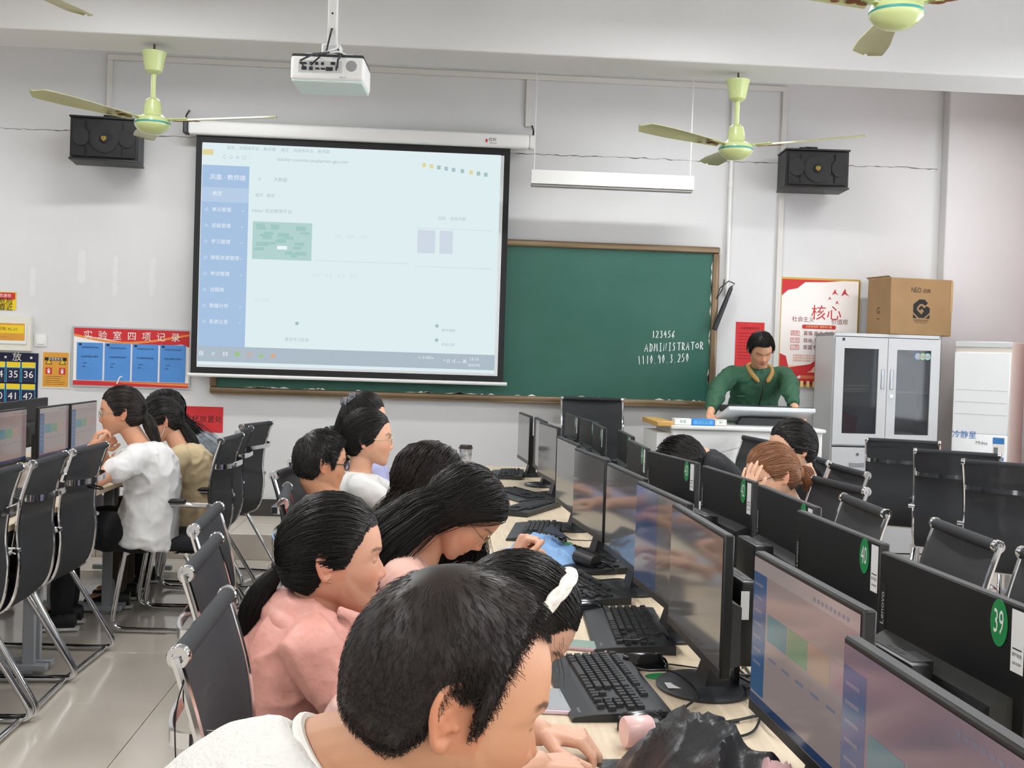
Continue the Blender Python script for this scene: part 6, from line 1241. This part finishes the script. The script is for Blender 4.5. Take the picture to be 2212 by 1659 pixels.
# --- left: woman in white tee with ponytail
n9 = PY(302, 962, 6.0)
P9, HM, Lc, HW = person('woman in a white tee and black trousers with a brown ponytail, hand at her chin', (263, 895, 6.0), D(184), D(6), n9, (-1.47, 6.05, .50), '#d0997a', True, 1.04, vox=.0055, shirt_m=cloth_mat('white_tee_c', '#e0dfde'), sleeve=.28, fold=.010, ff=8., bulk=1.2, chest=(-1.44, 6.04, .74), roll=0,
    arms={-1: dict(elbow=PZ(212, 1042, .79)+Vector((0, .0, .01)), wrist=PY(196, 968, 5.78), dir=(.3, .1, .75), palm=(.8, .3, -.1), curl=.7), 1: dict(elbow=(-1.75, 6.3, .79), wrist=(-1.72, 6.1, .93), dir=(.5, -.1, .4), palm=(0, -1, 0), curl=.9)}, legspec={-1: dict(knee=(-1.84, 5.95, .53), ankle=(-1.86, 5.97, .11))})
ti = [Lc(PY(x, y, 6.0)) for x, y in ((306, 892), (318, 905), (333, 940), (352, 990))]
hair_tied(P9, HM, 3200, m_hair_b, RG(9), (0, -1, .0), ti, 700, (.02, .034, .012), .0018, .013); k = MB(); torus_lumpy(k, ti[0], ti[1]-ti[0], .018, .009, 3); k.build('hair_tie', m_ink, P9); glasses(P9, HM, mat('pale_frame', '#9a9488', .4), .0016)
k = MB(); b0 = Lc(PZ(205, 1052, .80)); torus_lumpy(k, b0, (.2, 0, 1), .036, .004, 2); k.build('hair_band_on_arm', m_ink, P9)
# --- left: woman in beige top with mask
n10 = PY(388, 965, 6.55)
P10, HM, Lc, HW = person('woman in a beige top with long black ponytail and a face mask', (352, 913, 6.55), D(185), D(24), n10, (-1.34, 6.65, .50), '#d6a286', True, 1.03, vox=.006, shirt_m=cloth_mat('beige_top', '#cdb892'), sleeve=.5, fold=.01, bulk=1.2, chest=(-1.36, 6.6, .72), pants=cloth_mat('brown_trousers', '#4c4033'))
ti = [Lc(PY(x, y, 6.55)) for x, y in ((392, 915), (412, 945), (432, 985), (446, 1015))]
hair_tied(P10, HM, 2600, m_hair, RG(10), (0, -1, -.1), ti, 700, (.02, .032, .016), .002, .014)
k = MB(); k.loft([[tuple(HM @ Vector((w_*math.sin(a)*1.0, .045+.068*math.cos(a)+ (.012 if abs(a) < .5 else 0), z))) for a in np.linspace(-1.35, 1.35, 13)] for z, w_ in ((-.012, .066), (-.035, .068), (-.062, .066), (-.088, .056))], caps=False, closed=False); k.build('face_mask', mat('white_mask', '#dfe6ea', .8), P10)
k = MB()
for s in (1, -1): k.tube(bez([HM @ Vector((s*.066, .058, -.015)), HM @ Vector((s*.076, .01, .01)), HM @ Vector((s*.078, -.02, .01)), HM @ Vector((s*.076, .0, -.04)), HM @ Vector((s*.06, .055, -.085))], 4), .0016, 5)
k.build('mask_loop', m_white, P10)
# --- left: woman in patterned grey top
n11 = PY(412, 945, 7.1)
P11, HM, Lc, HW = person('woman with long black hair in a grey patterned top by the red sign', (356, 890, 7.1), D(180), D(12), n11, (-1.36, 7.12, .50), '#d6a286', True, 1.03, vox=.0065, shirt_m=mat('grey_print_top', '#9aa3aa', .85, var=.75, vcol='#33383f', vscale=16), sleeve=.5, chest=(-1.34, 7.12, .74))
hair_loose(P11, HM, 2200, m_hair, RG(11), {1.: [(0, 0, 0), (.1, 0, -.1), (.17, 0, -.22)], -1.: [(0, 0, 0), (.1, 0, -.1), (.18, 0, -.2), (.22, 0, -.27)]}, .0022, .016, 18, drop=-.3)
# --- teacher at the podium
m_gj = mat('green_jacket', '#2b5a40', .7, bump=.2, bscale=220, var=.12, vscale=7)
n12 = PY(1640, 796, 8.42); p12 = PY(1622, 930, 8.55); p12.z = 1.0
def lapel(c, Lc_, nb, upd, lat, fw, sp, HMl):
    for i in range(16): a = 2*PI*i/16; c.ball(Lc_(Vector(nb)+lat*.085*math.cos(a)+fw*(.07*math.sin(a)-.02)+Vector((0, 0, -.01-.02*math.sin(a)))), .034, 8)
P12, HM, Lc, HW = person('teacher in a green jacket leaning on the podium and reading the display', (1643, 757, 8.28), D(-88), D(36), n12, p12, '#d3a07f', False, 1.02, roll=D(4), vox=.0058, shirt_m=m_gj, shirt=lapel, sleeve=.86, fold=.014, ff=7., sw=.2, bulk=1.05, seatz=.18, pants=cloth_mat('dark_jeans', '#22262e'),
    arms={1: dict(elbow=PY(1551, 838, 8.28), wrist=PY(1533, 898, 8.02), dir=(.15, -.8, -.45), curl=.15), -1: dict(elbow=PY(1704, 828, 8.28), wrist=PY(1718, 888, 8.02), dir=(.1, -.8, -.45), curl=.15)},
    legspec={1: dict(knee=(p12.x-.1, 8.55, .62), ankle=(p12.x-.11, 8.58, .29)), -1: dict(knee=(p12.x+.1, 8.55, .62), ankle=(p12.x+.11, 8.58, .29))})
hair_short(P12, HM, 1.02, 2600, m_hair, 'man', RG(12), (.1, -.45, .88), .05, .0022, 1.1, .016)
k = MB()
for sd in (1, -1):
    k.tube(bez([Lc(n12+Vector((0, .05, .03))), Lc(n12+Vector((-sd*.075, .02, .02))), Lc(n12+Vector((-sd*.078, -.06, -.03))), Lc(n12+Vector((-sd*.03, -.11, -.10)))], 6), [.012]+[.018]*16+[.014, .006], 10)
k.build('khaki_collar', mat('khaki_lining', '#b08c52', .8), P12)
k = MB(); k.box(Lc(Vector((p12.x-.09, 8.38, 1.23))), (.15, .02, .012), bev=.003); k.build('pocket_flap', m_gj, P12)
k = MB(); k.tube(bez([Lc(n12+Vector((.0, -.125, -.09))), Lc(n12+Vector((-.005, -.13, -.17))), Lc(Vector((p12.x, 8.40, 1.12)))], 5), .006, 6); k.build('zip', m_dark, P12)
# --- right: woman in black bowing
n13 = PY(1516, 988, 6.1)
P13, HM, Lc, HW = person('woman in black with parted black hair bowing low beyond the sticker forty-three monitor', (1476, 1000, 6.05), D(180), D(58), n13, (1.74, 6.15, .5), '#d8a588', True, 1.12, vox=.006, shirt_m=cloth_mat('black_sweater', '#191a1f'), sleeve=1., bulk=1.05, shirt=hood)
hair_loose(P13, HM, 3200, m_hair, RG(13), {1.: [(0, 0, 0), (-.03, 0, -.08), (-.04, 0, -.18)], -1.: [(0, 0, 0), (-.02, 0, -.08), (-.03, 0, -.2)]}, .0019, .018, 18, drop=-.1, part=.0)
# --- right: woman with auburn hair, hand on face
n14 = PY(1706, 1092, 4.85)
P14, HM, Lc, HW = person('woman with auburn hair and glasses resting her face in her hand', (1668, 1030, 4.8), D(184), D(18), n14, (1.58, 4.9, .48), '#dcb094', True, 1.05, vox=.005, shirt_m=cloth_mat('grey_shirt', '#a9a8ab'), sleeve=.9,
    arms={-1: dict(elbow=PY(1618, 1170, 4.62), wrist=PY(1611, 1082, 4.66), dir=(.12, .05, 1.), palm=(.85, .5, 0), curl=.12, spread=1.7, thumb=.0, hs=1.05), 1: dict(elbow=(1.3, 5.15, .8), wrist=(1.12, 5.05, .79))})
tb_ = loc(HM, 0, -.108, -.02); hair_tied(P14, HM, 3200, m_hair_r, RG(14), (0, -1, -.15), [tb_, tb_+Vector((.03, 0, .01)), tb_+Vector((.045, -.01, -.03)), tb_+Vector((.04, 0, -.07))], 500, (.015, .035, .02), .0017, .014)
k = MB(); torus_lumpy(k, tb_+Vector((.01, 0, 0)), (1, 0, .1), .02, .013, 6, 14); k.build('hair_bun', m_hair_r, P14); glasses(P14, HM, m_blackf, .0016)
# --- right: woman with low ponytail in black
n15 = PY(1752, 1040, 5.4)
P15, HM, Lc, HW = person('woman in black with a long low ponytail in front of the podium', (1710, 972, 5.38), D(186), D(10), n15, (1.86, 5.5, .48), '#dcae95', True, 1.05, vox=.0058, shirt_m=cloth_mat('black_tee', '#1b1b20'), sleeve=.8)
ti = [Lc(PY(x, y, 5.38)) for x, y in ((1752, 1005), (1762, 1022), (1775, 1060), (1785, 1120))]
hair_tied(P15, HM, 2600, m_hair, RG(15), (0, -.93, -.4), ti, 600, (.02, .026, .014), .0018, .016); glasses(P15, HM, mat('pink_frame', '#c9a0a0', .4), .0016)
k = MB(); torus_lumpy(k, ti[1], ti[1]-ti[0], .016, .008, 9); k.build('hair_tie', m_ink, P15)
# chair of the near man (out of the frame)
put_chair(-.45, 1.22, R90, 'black mesh chair of the man in the crinkled white tee')
